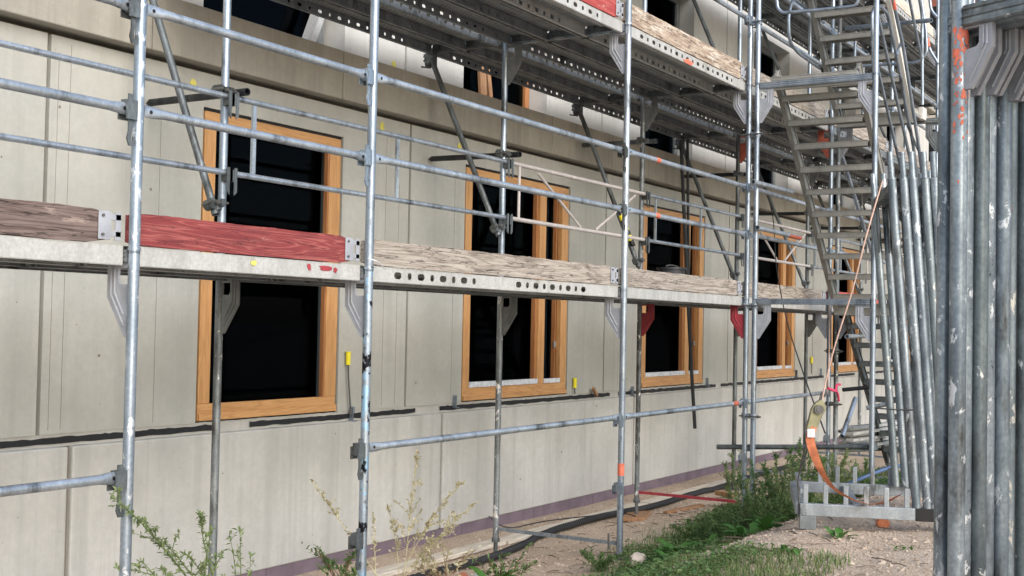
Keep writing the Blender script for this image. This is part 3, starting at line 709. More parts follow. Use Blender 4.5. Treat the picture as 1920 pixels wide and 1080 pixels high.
# marks on the near deck edge
for (xa, xb, za, zb, mt) in ((3.55, 3.68, -.028, .005, 'orange'),):
    pass
def edgeblob(px, py, wx, wz, mat, nm, label):
    c = at(px, py, Y=.033); pts = []
    for k in range(12):
        t = 2 * math.pi * k / 12; j = 1 + .6 * mnoise.noise(V((k * 1.9, px * .37, 0))); pts.append((wx * math.cos(t) * j, wz * math.sin(t) * j))
    single(MB().prism(pts, c, (1, 0, 0), (0, 0, 1), .002), nm, mat, c, label, 'paint mark', smooth=0)
edgeblob(611, 503, .05, .014, 'red', 'paint_mark', 'long red paint smear on the pale deck edge')
edgeblob(580, 501, .012, .017, 'red', 'paint_mark', 'narrow upright red mark left of the long smear')
edgeblob(629, 506, .016, .014, 'red', 'paint_mark', 'round red dab right of the long smear')
edgeblob(476, 493, .022, .013, 'yellowpaint', 'paint_mark', 'small faded yellow dab on the pale deck edge')
edgeblob(1290, 116, .09, .022, 'orange', 'paint_mark', 'orange spray patch on the upper deck edge under the split board')

# ---------------------------------------------------------------- pair-post couplers
def pair_coupler(x, z, label, mat='galv'):
    t = thing('post_coupler', (x, -.04, z), label, 'coupler', 'couplers joining tower and scaffold posts')
    m = MB(); m.ring((x, 0, z), (0, 0, 1), RT, .045, 14, .009); m.ring((x, -.08, z), (0, 0, 1), RT, .045, 14, .009); m.bb(x - .03, x + .03, -.055, -.025, z - .022, z + .022); m.build('clamp_ring', mat, t, smooth=40)
    MB().tube((x - .045, .04, z), (x - .045, -.17, z), .007, 8).tube((x - .045, -.15, z), (x - .045, -.135, z), .014, 6).build('bolt', 'rod', t)
for x, nm in ((7.297, 'near'), (9.863, 'far')):
    for z, w_ in ((-1.06, 'lowest'), (-.04 if nm == 'near' else -.48, 'second'), (1.55, 'third'), (2.6, 'highest')):
        pair_coupler(x, z, f'{w_} coupler tying the {nm} tower post to the scaffold', 'galv' if nm == 'near' else 'dark')
# ---------------------------------------------------------------- stairs
def stairs(dz, label, xa=7.52, za=2.05, mat='alu', n=10, white=False, dx=.187, dzs=.2, ya=-.22, yb=-.98):
    root = thing('stair_flight', (xa, (ya + yb) / 2, dz + za - n * dzs), label, 'stairs', 'flights of the stair tower')
    st = V((dx, 0, -dzs)).normalized()
    for yy, mt in ((ya, mat), (yb, 'alulight' if white else mat)):
        p = V((xa - .12, yy, dz + za + .08)); q = p + st * (n + .9) * math.hypot(dx, dzs)
        ax = st; up = V((-st.z, 0, st.x)) * -1
        rot = Matrix((st, V((0, 1, 0)), st.cross(V((0, 1, 0))))).transposed()
        c = (p + q) / 2; L_ = (q - p).length; m = MB(); m.box(c, (L_, .028, .10), rot)
        for s_ in (-1, 1): m.box(c + (rot @ V((0, 0, .046 * s_))), (L_, .05, .012), rot)
        m.build('stringer', mt, root, smooth=0, bevel=.003)
    for k in range(n):
        x = xa + (k + .35) * dx; z = dz + za - (k + .35) * dzs - .06
        m = MB(); m.bb(x - .10, x + .10, yb + .03, ya - .03, z - .006, z + .006)
        m.bb(x - .105, x - .099, yb + .03, ya - .03, z - .048, z + .006)
        m.bb(x + .099, x + .105, yb + .03, ya - .03, z - .03, z + .006)
        m.tube((x - .103, yb + .03, z - .045), (x - .103, ya - .03, z - .045), .007, 6); m.tube((x - .103, yb + .03, z + .002), (x - .103, ya - .03, z + .002), .007, 6)
        m.build('tread', mat, root, smooth=40)
    # head landing and foot landing boards
    for xl0, xl1, zl in ((7.30, 7.56, dz + za + .02), (xa + n * dx - .02, 9.86, dz + za - n * dzs - .02)):
        if mat != 'alu': continue
        for b_ in range(3 if xl1 - xl0 > .3 else 1):
            w_ = (xl1 - xl0) / (3 if xl1 - xl0 > .3 else 1); x = xl0 + b_ * w_
            m = MB(); m.bb(x + .002, x + w_ - .002, yb - .02, ya + .02, zl - .03, zl)
            for zz in (0, -.028): m.tube((x + .004, yb - .02, zl + zz), (x + .004, ya + .02, zl + zz), .006, 6)
            m.build('landing_board', mat, root, smooth=40)
        m = MB(); m.bb(xl0, xl0 + .03, yb - .02, ya + .02, zl - .12, zl - .034); m.build('landing_edge', mat, root, smooth=0, bevel=.003)
    return root
def railpath(root, pts, r=.0165, mat='galv', nm='handrail'):
    out = []                                              # round the corners
    P_ = [V(p) for p in pts]; out.append(P_[0])
    for a, b, c in zip(P_, P_[1:], P_[2:]):
        k = min(.09, (b - a).length * .4, (c - b).length * .4); u = b + (a - b).normalized() * k; v = b + (c - b).normalized() * k
        for t in (0, .25, .5, .75, 1): out.append((u * (1 - t) + b * t) * (1 - t) + (b * (1 - t) + v * t) * t)
    out.append(P_[-1]); MB().path(out, r, 10).build(nm, mat, root, smooth=60)
f1 = stairs(0, 'lower beige aluminium stair flight of the stair tower')
f2 = stairs(2.0, 'upper beige aluminium stair flight with a pale right stringer', white=True)
sl = lambda s_, h: 0
def hr(root, yy, dz, mat='galv', z1=.95):
    # sloping handrail pair with looped ends
    a = V((7.75, yy, dz + 2.05 - .25 + z1)); b = V((9.55, yy, dz + .13 + z1))
    railpath(root, [a + V((-.0, 0, -.95)), a + V((-.12, 0, -.1)), a, b, b + V((0.05, 0, -.95))], mat=mat)
    railpath(root, [a + V((.0, 0, -.48)), b + V((0, 0, -.48))], mat=mat, r=.0145)
hr(f1, -1.04, 0); hr(f2, -1.04, 2.0)
hs = thing('handrail_loop', (7.6, -.2, 2.1), 'bent tube guard loop at the head of the lower stair flight', 'handrail')
for pts in ([(1455, -12), (1458, 15), (1467, 24), (1540, 18), (1606, 11), (1613, -12)],):
    railpath(hs, [at(x, y, X=7.36) for x, y in pts])
hs2 = thing('handrail_loop', (7.9, -.2, 2.1), 'bent side handrail descending beside the lower flight head', 'handrail')
railpath(hs2, [at(x, y, Y=-.17) for x, y in ((1545, 42), (1487, -4), (1478, 30), (1480, 78), (1497, 100), (1537, 128))])
hs3 = thing('handrail_loop', (9.7, -1, 2.1), 'looped guard tube at the far upper landing with red tape', 'handrail')
railpath(hs3, [at(x, y, X=9.75) for x, y in ((1726, -12), (1736, 55), (1738, 100), (1722, 117), (1610, 124), (1602, 112), (1605, 60))])
railpath(hs3, [at(x, y, X=9.82) for x, y in ((1742, -12), (1746, 20), (1758, 33))])
railpath(hs3, [at(x, y, X=9.82) for x, y in ((1732, 50), (1742, 92), (1760, 120))])
MB().tube(at(1738.5, 72, X=9.79), at(1741.5, 88, X=9.79), .020, 12).build('red_tape', 'orange', hs3)
hs4 = thing('handrail_loop', (8.4, -1.1, 2.4), 'outer double handrail tube of the upper flight with red end', 'handrail')
railpath(hs4, [at(x, y, Y=-1.08) for x, y in ((1650, 12), (1664, 24), (1684, 120), (1712, 270), (1730, 420))]); railpath(hs4, [at(x, y, Y=-1.13) for x, y in ((1672, -10), (1694, 90), (1722, 270), (1738, 400))])
MB().tube(at(1673.5, -4, Y=-1.13), at(1678, 17, Y=-1.13), .0185, 12).build('red_tape', 'orange', hs4); MB().tube(at(1681, 103, Y=-1.1), at(1692, 72, Y=-1.1), .012, 8).build('strut', 'galv', hs4)
single(MB().box(at(1730, 214, Y=-1.0), (.16, .05, .13)), 'stair_foot_bracket', 'alulight', at(1730, 214, Y=-1.0), 'pale box bracket at the foot of the upper flight stringer', 'bracket', smooth=0, bevel=.006)
# lowest flight: dark steel treads going down behind the far tower posts
lf = stairs(-2.05, 'dark steel lowest stair flight behind the far tower posts', xa=9.65, za=2.0, mat='steelstep', n=8, dx=.215, dzs=.205, ya=-.25, yb=-1.05) if M.setdefault('steelstep', galv('steel_stair', (.10, .115, .12), (.26, .29, .30), metal=.35, rough=.5, dirt=.2)) else None
# odd tubes round the tower
def tubething(p, q, r, mat, label, name='scaffold_tube', group=None, wall=.004, cp=()):
    p = V(p); t = thing(name, p, label, 'tube', group); MB().tube(p, q, r, 14, wall=wall).build('tube', mat, t)
    for c, d in cp: coupler(t, t, c, d)
    return t
t = tubething(at(1420, 427, Y=-.13), at(1501, 446, Y=-.13), .0225, 'rail', 'short pale tube with a reddish cut end beside the stair foot')
MB().tube(at(1478, 441, Y=-.13), at(1500, 446, Y=-.13), .0232, 12).build('red_tape', 'redrust', t)
tubething(at(1412, 341, Y=-.15), at(1485, 360, Y=-.15), .0235, 'rail', 'short thick tube with an open end left of the stair flight')
tubething((7.35, .288, -1.371), (7.35, -1.182, -1.272), .0235, 'dark', 'horizontal tube clamped low across the near tower posts', cp=(((7.33, -1.17, -1.272), (0, 1, 0)), ((7.33, -.04, -1.36), (0, 1, 0))))
tubething(at(1604, 747, Y=-.6), at(1579, 818, Y=-.6), .024, 'galv', 'blue grey tube leaning under the lowest stair flight')
tubething(at(1586, 53, Y=-.1), at(1746, 38, Y=-1.15), .0235, 'galv', 'horizontal tube across the upper stair tower at head height')
tubething(at(1588, 631, Y=-.5), at(1636, 629, X=10.2), .024, 'rail', 'white tube with a black open end lying on the dark steps')
tubething(at(1578, 290, Y=-.06), at(1648, 470, Y=-.06) + V((0, 0, -.3)), .022, 'galv', 'galvanised diagonal tube falling to the right behind the stairs')
tubething(at(1625, 765, X=8.6), at(1672, 756, X=8.6), .022, 'rail', 'short pale tube end behind the near tower post')
tubething(at(1580, 731, X=9.8), at(1603, 724, X=9.8) + V((0, -.2, 0)), .022, 'black', 'short black tube beside the red string knot')
# black hanging bars and ropes in front of the wall
single(MB().path([at(1277, 268, Y=1.55), at(1288, 520, Y=1.5), at(1297, 700, Y=1.5), at(1303, 803, Y=1.5)], .022, 8), 'hanging_bar', 'black', at(1303, 803, Y=1.5), 'long black bar hanging in front of the third window', 'bar')
single(MB().path([at(1289, 262, Y=1.6), at(1291, 520, Y=1.6)], .018, 8), 'hanging_bar', 'black', at(1291, 520, Y=1.6), 'shorter black bar right beside the long hanging bar', 'bar')
def ropeth(pts, r, mat, name, label, cat='rope', n=6, sub=6):
    P_ = [V(p) for p in pts]; out = []
    for i in range(len(P_) - 1):
        a = P_[max(i - 1, 0)]; b = P_[i]; c = P_[i + 1]; d = P_[min(i + 2, len(P_) - 1)]
        for k in range(sub):
            t_ = k / sub; out.append(.5 * ((2 * b) + (c - a) * t_ + (2 * a - 5 * b + 4 * c - d) * t_ * t_ + (3 * b - a - 3 * c + d) * t_ ** 3))
    out.append(P_[-1]); return single(MB().path(out, r, n), name, mat, P_[0], label, cat, smooth=60)
ropeth([at(1425, 330, D=12.5), at(1448, 400, D=12.4), at(1456, 500, D=12), at(1475, 600, D=11), at(1508, 705, D=9.5), at(1547, 812, D=8)], .005, 'black', 'black_rope', 'thin black rope slanting from the wall down to the ratchet')
ropeth([at(1655, 338, D=7.55), at(1625, 440, D=7.5), at(1598, 545, D=7.5), at(1562, 660, D=7.5), at(1541, 752, D=7.5)], .0045, 'rope', 'orange_rope', 'faded orange tie-down webbing running up to the leaning frames')
ropeth([at(1552, 738, Y=-.06), at(1555, 640, Y=-.06), at(1556, 560, Y=-.1)], .006, 'rope', 'orange_rope', 'second faded cord beside the far tower post')
ropeth([at(1550, 720, Y=.0) + V((0, -.15, 0)), at(1569, 722, Y=-.2), at(1566, 733, Y=-.2), at(1552, 728, Y=-.2), at(1569, 735, Y=-.2), at(1573, 752, Y=-.2)], .013, 'pinkrope', 'red_string', 'red string knotted round the far tower post', sub=5)
ropeth([at(690, 485, Y=-.06), at(705, 489, Y=-.07), at(716, 497, Y=-.06), at(722, 505, Y=-.02)], .0028, 'film', 'white_string', 'short white string tied at the second outer post')
single(MB().prism([(-.03, 0), (.03, 0), (.045, -.03), (.03, -.06), (-.03, -.06), (-.045, -.03)], at(1655, 972, D=7.9), (.5, -.85, 0), (0, 0, 1), .05), 'orange_loop', 'strap', at(1655, 972, D=7.9), 'orange strap loop hanging under the steel rack', 'strap', bevel=.01, smooth=40)
# ratchet strap
rp = at(1527, 785, D=7.45); rt = thing('ratchet_strap', rp, 'olive ratchet buckle with a broad orange strap hanging over the rack', 'strap')
pts = [(1524, 800, .045), (1519, 822, .05), (1526, 850, .046), (1542, 887, .03), (1563, 915, .016), (1598, 936, .012), (1632, 945, .014), (1664, 940, .026), (1692, 925, .018)]
P_ = [(at(x, y, D=7.4 if k < 6 else 7.75), w_) for k, (x, y, w_) in enumerate(pts)]; m = MB(); N_ = len(P_)
cv = []
for i in range(N_ - 1):
    for k in range(6):
        t_ = k / 6; a = P_[max(i - 1, 0)][0]; b = P_[i][0]; c = P_[i + 1][0]; d = P_[min(i + 2, N_ - 1)][0]
        cv.append((.5 * ((2 * b) + (c - a) * t_ + (2 * a - 5 * b + 4 * c - d) * t_ * t_ + (3 * b - a - 3 * c + d) * t_ ** 3), P_[i][1] * (1 - t_) + P_[i + 1][1] * t_))
vs = []
for i, (p, w_) in enumerate(cv):
    d = (cv[min(i + 1, len(cv) - 1)][0] - cv[max(i - 1, 0)][0]).normalized(); sd_ = d.cross(F).normalized(); q = d.cross(sd_)
    hw = w_ / 2; dep_ = math.sqrt(max(.0, .025 ** 2 - hw ** 2)) if hw < .025 else 0
    s2 = sd_ * hw + q * dep_
    vs += [p + s2 + q * .0012, p - s2 + q * .0012, p - s2 - q * .0012, p + s2 - q * .0012]
m.add(vs, [(i * 4 + a, i * 4 + (a + 1) % 4, (i + 1) * 4 + (a + 1) % 4, (i + 1) * 4 + a) for i in range(len(cv) - 1) for a in range(4)]); m.build('webbing', 'strap', rt, smooth=40)
a, b = at(1537, 757, D=7.42), at(1521, 802, D=7.42); d = (b - a).normalized(); sdv = d.cross(F).normalized()
m = MB(); m.prism([(0, -.028), (.045, -.04), (.10, -.034), (.17, -.03), (.17, .03), (.06, .036), (.03, .045), (0, .035), (-.03, .0)], a, d, sdv, .035); m.build('handle', 'ratchet', rt, bevel=.005)
MB().box(at(1521, 812, D=7.38), (.045, .004, .05), Matrix((R, F, U)).transposed()).build('webbing_label', 'film', rt, smooth=0)
m = MB(); c = a + d * .035; m.tube(c - F * .035, c + F * .03, .028, 16); m.tube(c - F * .04, c - F * .034, .016, 12); m.build('spool', 'rod', rt)
m = MB(); m.path([at(1535, 757, D=7.42), at(1541, 735, D=7.42), at(1539, 750, D=7.42)], .006, 6); m.path([at(1523, 802, D=7.5), at(1512, 850, D=7.6), at(1502, 880, D=7.7)], .004, 6); m.path([at(1519, 805, D=7.5), at(1508, 842, D=7.6), at(1500, 882, D=7.7), at(1496, 900, D=7.75), at(1498, 960, D=7.75), at(1494, 975, D=7.75)], .005, 6); m.build('wire', 'rod', rt)

# ---------------------------------------------------------------- steel rack with leaning frames
A = V((3.93, -1.632, -1.34)); u = V((.349, -.937, 0)); vv = V((.937, .349, 0)); RL, RD = 1.25, 1.15
rk = thing('steel_rack', A + V((0, 0, -.15)), 'grey steel storage rack with upright teeth holding leaning frames', 'rack')
rot = Matrix((u, vv, V((0, 0, 1)))).transposed()
def rb(c, s_, nm, mat='rackmat', bev=.004): MB().box(A + u * c[0] + vv * c[1] + V((0, 0, c[2])), s_, rot).build(nm, mat, rk, smooth=0, bevel=bev)
rb((RL / 2, 0, -.035), (RL, .05, .075), 'rail'); rb((RL / 2, RD, -.035), (RL, .05, .075), 'rail')
rb((.0, RD / 2, -.035), (.05, RD - .05, .075), 'end_rail'); rb((RL, RD / 2, -.035), (.05, RD - .05, .075), 'end_rail'); rb((.02, RD / 2, .06), (.03, RD - .2, .03), 'end_rail')
rb((.80, -.0, -.035), (.22, .056, .080), 'black_wrap', 'gasket')
rb((.36, RD / 2, -.04), (.05, RD - .05, .05), 'end_rail')
for k in range(7):
    rb((.035 + .1215 * k, -.0, .06), (.03, .02, .12), 'tooth'); rb((.185 + .12 * k, RD, .06), (.03, .02, .12), 'tooth')
rb((.05, 0.02, -.115), (.10, .09, .085), 'foot_block', 'tgrey2' if False else 'gussetdark'); rb((.05, RD, -.115), (.10, .09, .085), 'foot_block', 'gussetdark'); rb((RL - .05, 0, -.115), (.10, .09, .085), 'foot_block', 'gussetdark')
LM = ['fg', 'fgspot', 'fg', 'fgrust', 'fg', 'fgdark', 'fg', 'fgspot']
lean = V((-.075, .14, 0)) * 1.0
for k in range(7):
    pb = A + u * (.70 + .0565 * k) + V((0, 0, .0)) + u * (.008 * (k % 2)); top = V((-.050, .138, 2.03)) + V((.004, -.006, 0)) * (k - 3)
    if k == 6: top += V((0, 0, .02))
    t = thing('stored_scaffold_section', pb, f'{ORDF[k]} leaning scaffold frame from the left in the steel rack', 'scaffold frame', 'frames leaning in the rack')
    up = top.normalized()
    for w_ in (0, 1):
        p = pb + vv * w_ * 1.09; q = p + top
        po = MB().tube(p, q, RT * 1.1, 16, wall=.004).build('post', LM[(k + w_ * 3) % 8], t, smooth=40)
        MB().tube(q - up * .05, q + up * .17, .0190, 14, wall=.003).build('spigot', 'fg', po, root=t, smooth=40); MB().ring(q + up * .002, up, RT, .008, 14, .004).build('collar', 'fg', po, root=t)
        if w_ == 0 and k in (2, 4):
            MB().tube(p + up * (.95 + .3 * (k == 2)), p + up * (1.07 + .3 * (k == 2)), RT + .0012, 14).build('paint_band', 'pink' if k == 2 else 'film', po, root=t)
    q0, q1 = pb + top + vv * RT, pb + top + vv * (1.09 - RT)
    d = (q1 - q0).normalized(); n_ = d.cross(up).normalized(); rt3 = Matrix((d, n_, up)).transposed()
    MB().box((q0 + q1) / 2 - up * .05, ((q1 - q0).length, .045, .052), rt3).build('transom', 'fgdark', t, smooth=0, bevel=.004)
    for o_, s_ in ((pb + top, 1), (pb + top + vv * 1.09, -1)):
        MB().prism(GP if s_ < 0 or k else [(.022, -.02), (.15, -.02), (.15, -.06), (.05, -.17), (.022, -.17)], o_ - up * .05, vv * s_, up, .011).build('gusset', 'redrust' if k == 0 and s_ > 0 else 'fg', t, smooth=0)
ropeth([at(1640, 765, D=7.52), at(1680, 768, D=7.5), at(1716, 769, D=7.5)], .005, 'black', 'black_cable', 'thin black cable across the leaning posts')
# ---------------------------------------------------------------- foreground stack of upright frames
FR0 = at(1795, 600, D=3.6); dd = V((-.451, -.894, 0)).normalized(); nn_ = V((.894, -.451, 0)).normalized()
M['fgor'] = galv('stacked_frame_orange_spray', (.27, .32, .38), (.50, .57, .65), metal=.4, rough=.42, splash=(.74, .76, .80), amount=.57, splash2=(.10, .27, .50), amount2=.60)
FM = ['fgor', 'fg', 'fgspot', 'fgdark', 'fgspot', 'fg', 'fgrust', 'fgdark', 'fg']
TZ = FR0.z + .875
SP = [-.10, 0, .050, .102, .150, .203, .252, .304, .354]
for k, s_ in enumerate(SP):
    idx = k - 1; b0 = FR0 + nn_ * s_ + V((0, 0, 0)); zt = TZ + (.006 * math.sin(k * 2.1)); rr = RT * (1.0 if k else .9)
    if k == 0: b0 = FR0 - R * .012 + F * .075; b0.z = FR0.z
    if k > 1: b0 = b0 - dd * (.016 if k % 2 == 0 else .0); b0.z = FR0.z
    t = thing('stored_scaffold_section', (b0.x, b0.y, zt - 2.0), f'{"near" if k else "rear leftmost"} upright stacked frame, {ORD[max(idx,0)] if k else "partly hidden"} of the foreground stack', 'scaffold frame', 'upright frames stacked in the foreground')
    if k: t['label'] = f'upright stored frame, {ORD[idx] if idx else "leftmost with orange spray"} in the foreground stack'
    else: t['label'] = 'upright stored frame peeking out behind the left of the foreground stack'
    sw = V((.012 * math.sin(k * 1.7), .012 * math.cos(k * 2.3), 0))
    for w_ in (0, 1):
        p = b0 + dd * 1.09 * w_
        po = MB().tube(V((p.x, p.y, zt - 2.0)) + sw * .3, V((p.x, p.y, zt + .06)), rr, 24, wall=.003).build('post', FM[k % 9 if k else 1], t, smooth=40)
        if k > 1 or k == 0: MB().tube((p.x, p.y, zt + .05), (p.x, p.y, zt + .24), .019, 16, wall=.003).build('spigot', 'fg', po, root=t, smooth=40)
        else: MB().tube((p.x, p.y, zt + .05), (p.x, p.y, zt + .5), rr, 24).build('spigot', 'fg', po, root=t, smooth=40)
    q0 = V((b0.x, b0.y, zt)) + dd * rr; q1 = V((b0.x, b0.y, zt)) + dd * (1.09 - rr); r3 = Matrix((dd, nn_, V((0, 0, 1)))).transposed()
    m = MB(); m.box((q0 + q1) / 2, ((q1 - q0).length, .040, .062), r3)
    for zz in (-.024, -.002, .020):
        for sg in (-1, 1): m.tube(q0 + nn_ * sg * .0205 + V((0, 0, zz)), q1 + nn_ * sg * .0205 + V((0, 0, zz)), .0055, 8)
    m.build('transom', 'fg', t, smooth=40, bevel=.003)
    GF = [(.022, -.03), (.116, -.03), (.116, -.10), (.045, -.212), (.022, -.212), (.022, -.098), (.064, -.092), (.072, -.082), (.072, -.036), (.022, -.036)]
    if k:
        m = MB(); o_ = V((b0.x, b0.y, zt)); m.prism(GF, o_, dd, (0, 0, 1), .016)
        for q in ([(.099, -.035), (.099, -.092), (.042, -.190)], [(.088, -.035), (.088, -.088), (.080, -.10)]):
            for (a_, b_), (c_, d_) in zip(q, q[1:]):
                for sg in (-1, 1): m.tube(o_ + dd * a_ + V((0, 0, b_)) + nn_ * sg * .009, o_ + dd * c_ + V((0, 0, d_)) + nn_ * sg * .009, .004, 6)
        m.build('gusset', 'gusset', t, smooth=30)
# orange spray on the leftmost foreground post: raised flecks of paint on the tube
m = MB()
for k in range(110):
    z_ = TZ - .03 - abs(random.gauss(0, .12)) ; th = random.uniform(-1.0, 1.2)
    base = -F * 1.0; n_ = (-(F) * math.cos(th) + R * math.sin(th)); n_.z = 0; n_.normalize()
    c = V((FR0.x, FR0.y, z_)) + n_ * (RT + .0006); tx = n_.cross(V((0, 0, 1))); s0 = random.uniform(.0015, .008)
    m.prism([(s0 * math.cos(q) * random.uniform(.5, 1.1), s0 * math.sin(q) * random.uniform(.7, 2.0)) for q in [i * math.pi / 4 for i in range(8)]], c, tx, (0, 0, 1), .0012)
single(m, 'orange_spray', 'orange', (FR0.x, FR0.y, TZ - .3), 'orange spray flecks on the top of the leftmost foreground post', 'paint mark', smooth=0)['kind'] = 'stuff'
# bearer the stack stands on
single(MB().box(V((FR0.x, FR0.y, TZ - 2.05)) + nn_ * .14 + dd * .02, (.6, .10, .10), Matrix((nn_, dd, V((0, 0, 1)))).transposed()), 'timber_bearer', 'woodbrown', V((FR0.x, FR0.y, TZ - 2.1)), 'timber bearer below the foreground frame stack', 'timber')
gzz = gz(FR0.x, FR0.y)
m = MB(); c = V((FR0.x, FR0.y, 0)) + nn_ * .14 + dd * .02
m.box((c.x, c.y, (gzz + TZ - 2.1) / 2), (.5, .2, abs(TZ - 2.1 - gzz)), Matrix((nn_, dd, V((0, 0, 1)))).transposed()); single(m, 'bearer_block', 'concjoint', (c.x, c.y, gzz), 'concrete block below the foreground frame stack', 'block')
c2 = c + dd * 1.05
m = MB(); m.box((c2.x, c2.y, (gz(c2.x, c2.y) + TZ - 2.0) / 2), (.5, .2, abs(TZ - 2.0 - gz(c2.x, c2.y))), Matrix((nn_, dd, V((0, 0, 1)))).transposed()); single(m, 'bearer_block', 'concjoint', (c2.x, c2.y, gzz), 'second concrete block under the frame stack', 'block')

# ---------------------------------------------------------------- small things on and by the scaffold
bc = at(1259, 505, Y=.5); bc.z = .055
bk = thing('bucket', bc, 'black rubber mortar bucket standing on the lower deck', 'bucket')
m = MB(); prof = [(.085, 0), (.105, .06), (.118, .15), (.122, .215), (.135, .215), (.135, .232), (.118, .232), (.112, .15), (.098, .02), (0, .02)]; n = 28; vs = []
for r_, z_ in prof: vs += [(bc.x + r_ * math.cos(2 * math.pi * k / n), bc.y + r_ * math.sin(2 * math.pi * k / n), bc.z + z_ + .012 * 0) for k in range(n)]
m.add(vs, [(i * n + k, i * n + (k + 1) % n, (i + 1) * n + (k + 1) % n, (i + 1) * n + k) for i in range(len(prof) - 1) for k in range(n)] + [tuple(range(n))[::-1]]); m.build('shell', 'bucket', bk, smooth=40)
m = MB(); m.path([(bc.x - .138 * math.cos(t_) * 1, bc.y - .01, bc.z + .235 + .018 * math.sin(t_)) for t_ in np.linspace(0, math.pi, 12)], .006, 6); m.build('handle', 'rod', bk)
for (px, py, bot), lb in (((653, 673, 778), 'yellow capped rod right of the first window'), ((1078, 719, 738), 'short yellow capped rod right of the second window'), ((1522, 676, 700), 'yellow capped rod right of the fourth window')):
    p = at(px, py, Y=FY - .03); q = at(px + 5 if px == 653 else px, bot, Y=FY - .03); t = thing('capped_rod', q, lb, 'rod cap', 'yellow capped rods')
    MB().tube(p - V((0, 0, .045)), p + V((0, 0, .05)), .019, 10).tube(p + V((0, 0, .05)), p + V((0, 0, .056)), .024, 10).build('cap', 'yellow', t)
    MB().path([p, p.lerp(q, .3) + V((-.008, 0, 0)), p.lerp(q, .7) + V((-.004, 0, 0)), q], .007, 6).build('rod', 'rod', t)
a = at(1112, 728, Y=FY - .05); b_ = at(1119, 741, Y=FY - .03)
single(MB().tube(a, b_, .02, 4), 'wood_offcut', 'woodbrown', b_, 'small brown wood offcut on the plinth edge', 'offcut', smooth=0)
pz = at(905, 160, Y=2.2)
single(MB().box(at(904, 150, Y=2.15), (.10, .03, .75), Matrix.Rotation(math.radians(-7), 3, 'Y')).box(at(914, 150, Y=2.2), (.06, .05, .72), Matrix.Rotation(math.radians(-12), 3, 'Y')), 'leaning_board', 'woodbrown', at(905, 195, Y=2.15), 'brown timber boards leaning in the second upper opening', 'board', smooth=0)
p = at(560, 92, Y=2.05)
single(MB().box(at(590, 45, Y=2.10), (.06, .10, 1.0), Matrix.Rotation(math.radians(24), 3, 'Y')), 'leaning_profile', 'planklight', at(560, 92, Y=2.1), 'pale metal profile leaning in the first upper opening', 'profile', smooth=0)
# yellow and black warning foam round the third console brace
x = XS[3]; pA = V((x - .055, 1.10, .42)); pB = V((x - .03, 1.80, 1.945)); dB = (pB - pA).normalized(); pA = V((XS[3] - .055, 1.1, .42))
t = thing('warning_sleeve', pA + dB * .25, 'yellow and black warning sleeve on a diagonal brace', 'sleeve')
for k in range(6): MB().tube(pA + dB * (.12 + .055 * k), pA + dB * (.175 + .055 * k), .027, 12).build('band', 'yellow' if k % 2 else 'gasket', t)
# ground-level bits
def board(p, q, w_, th, mat, name, label, cat='board'):
    p, q = V(p), V(q); d = (q - p); L_ = d.length; d.normalize(); s_ = V((0, 0, 1)).cross(d).normalized(); r_ = Matrix((d, s_, d.cross(s_))).transposed()
    return single(MB().box((p + q) / 2 + V((0, 0, th / 2)), (L_, w_, th), r_), name, mat, p, label, cat, smooth=0, bevel=.004)
for k, (x0, x1) in enumerate(((3.0, 5.3), (5.32, 8.1), (8.15, 10.9))):
    board((x0, 1.40, gz(x0, 1.4) + .005), (x1, 1.42, gz(x1, 1.42) + .005), .15, .035, 'plankwood', 'ground_board', ('pale plank on the gravel below the first windows', 'pale plank on the gravel below the second window', 'pale plank on the gravel below the third window')[k])
pts = [(2.4, 1.0), (4.2, 1.02), (5.1, 1.1), (5.9, 1.28), (7.0, 1.30), (7.9, 1.16), (8.8, 1.22), (9.9, 1.20), (11.2, 1.32), (13, 1.3)]
cv = []
for i in range(len(pts) - 1):
    for k in range(60):
        t_ = k / 60; g = lambda j: V((pts[min(max(j, 0), len(pts) - 1)][0], pts[min(max(j, 0), len(pts) - 1)][1], 0)); a, b, c, d = g(i - 1), g(i), g(i + 1), g(i + 2)
        q = .5 * ((2 * b) + (c - a) * t_ + (2 * a - 5 * b + 4 * c - d) * t_ * t_ + (3 * b - a - 3 * c + d) * t_ ** 3); q.z = gz(q.x, q.y) + .045; cv.append(q)
single(MB().path(cv, [.028 + (.004 if k % 2 else -.003) for k in range(len(cv))], 10), 'drain_pipe', 'hose', cv[0], 'black corrugated drain pipe winding along the gravel', 'pipe', smooth=20)
ropeth([V((5.9, 1.9, -2.0)), V((6.0, 1.75, -2.1)), V((6.3, 1.5, -2.05)), V((6.9, 1.1, -2.02)), V((7.1, 1.0, -2.06))], .006, 'black', 'ground_cable', 'black cable coming out of the wall base')
board((7.0, .98, gz(7.1, 1.0)), (7.62, 1.2, gz(7.6, 1.2) - .01), .22, .04, 'woodbrown', 'sole_board', 'dark sole board under the fourth inner post')
board((7.55, .9, gz(7.6, .9)), (8.0, .7, gz(8, .7)), .06, .03, 'woodbrown', 'wood_stick', 'brown stick lying beside the sole board')
board(at(1345, 928, Z=-2.05), at(1378, 934, Z=-2.05), .08, .05, 'woodbrown', 'wood_stick', 'short brown block on the gravel by the fourth outer post')
single(MB().tube(at(1141, 1000, D=9.2), at(1141, 1030, D=9.2), .008, 8), 'steel_pin', 'rod', at(1141, 1030, D=9.2), 'upright steel pin left of the third outer post foot', 'pin')
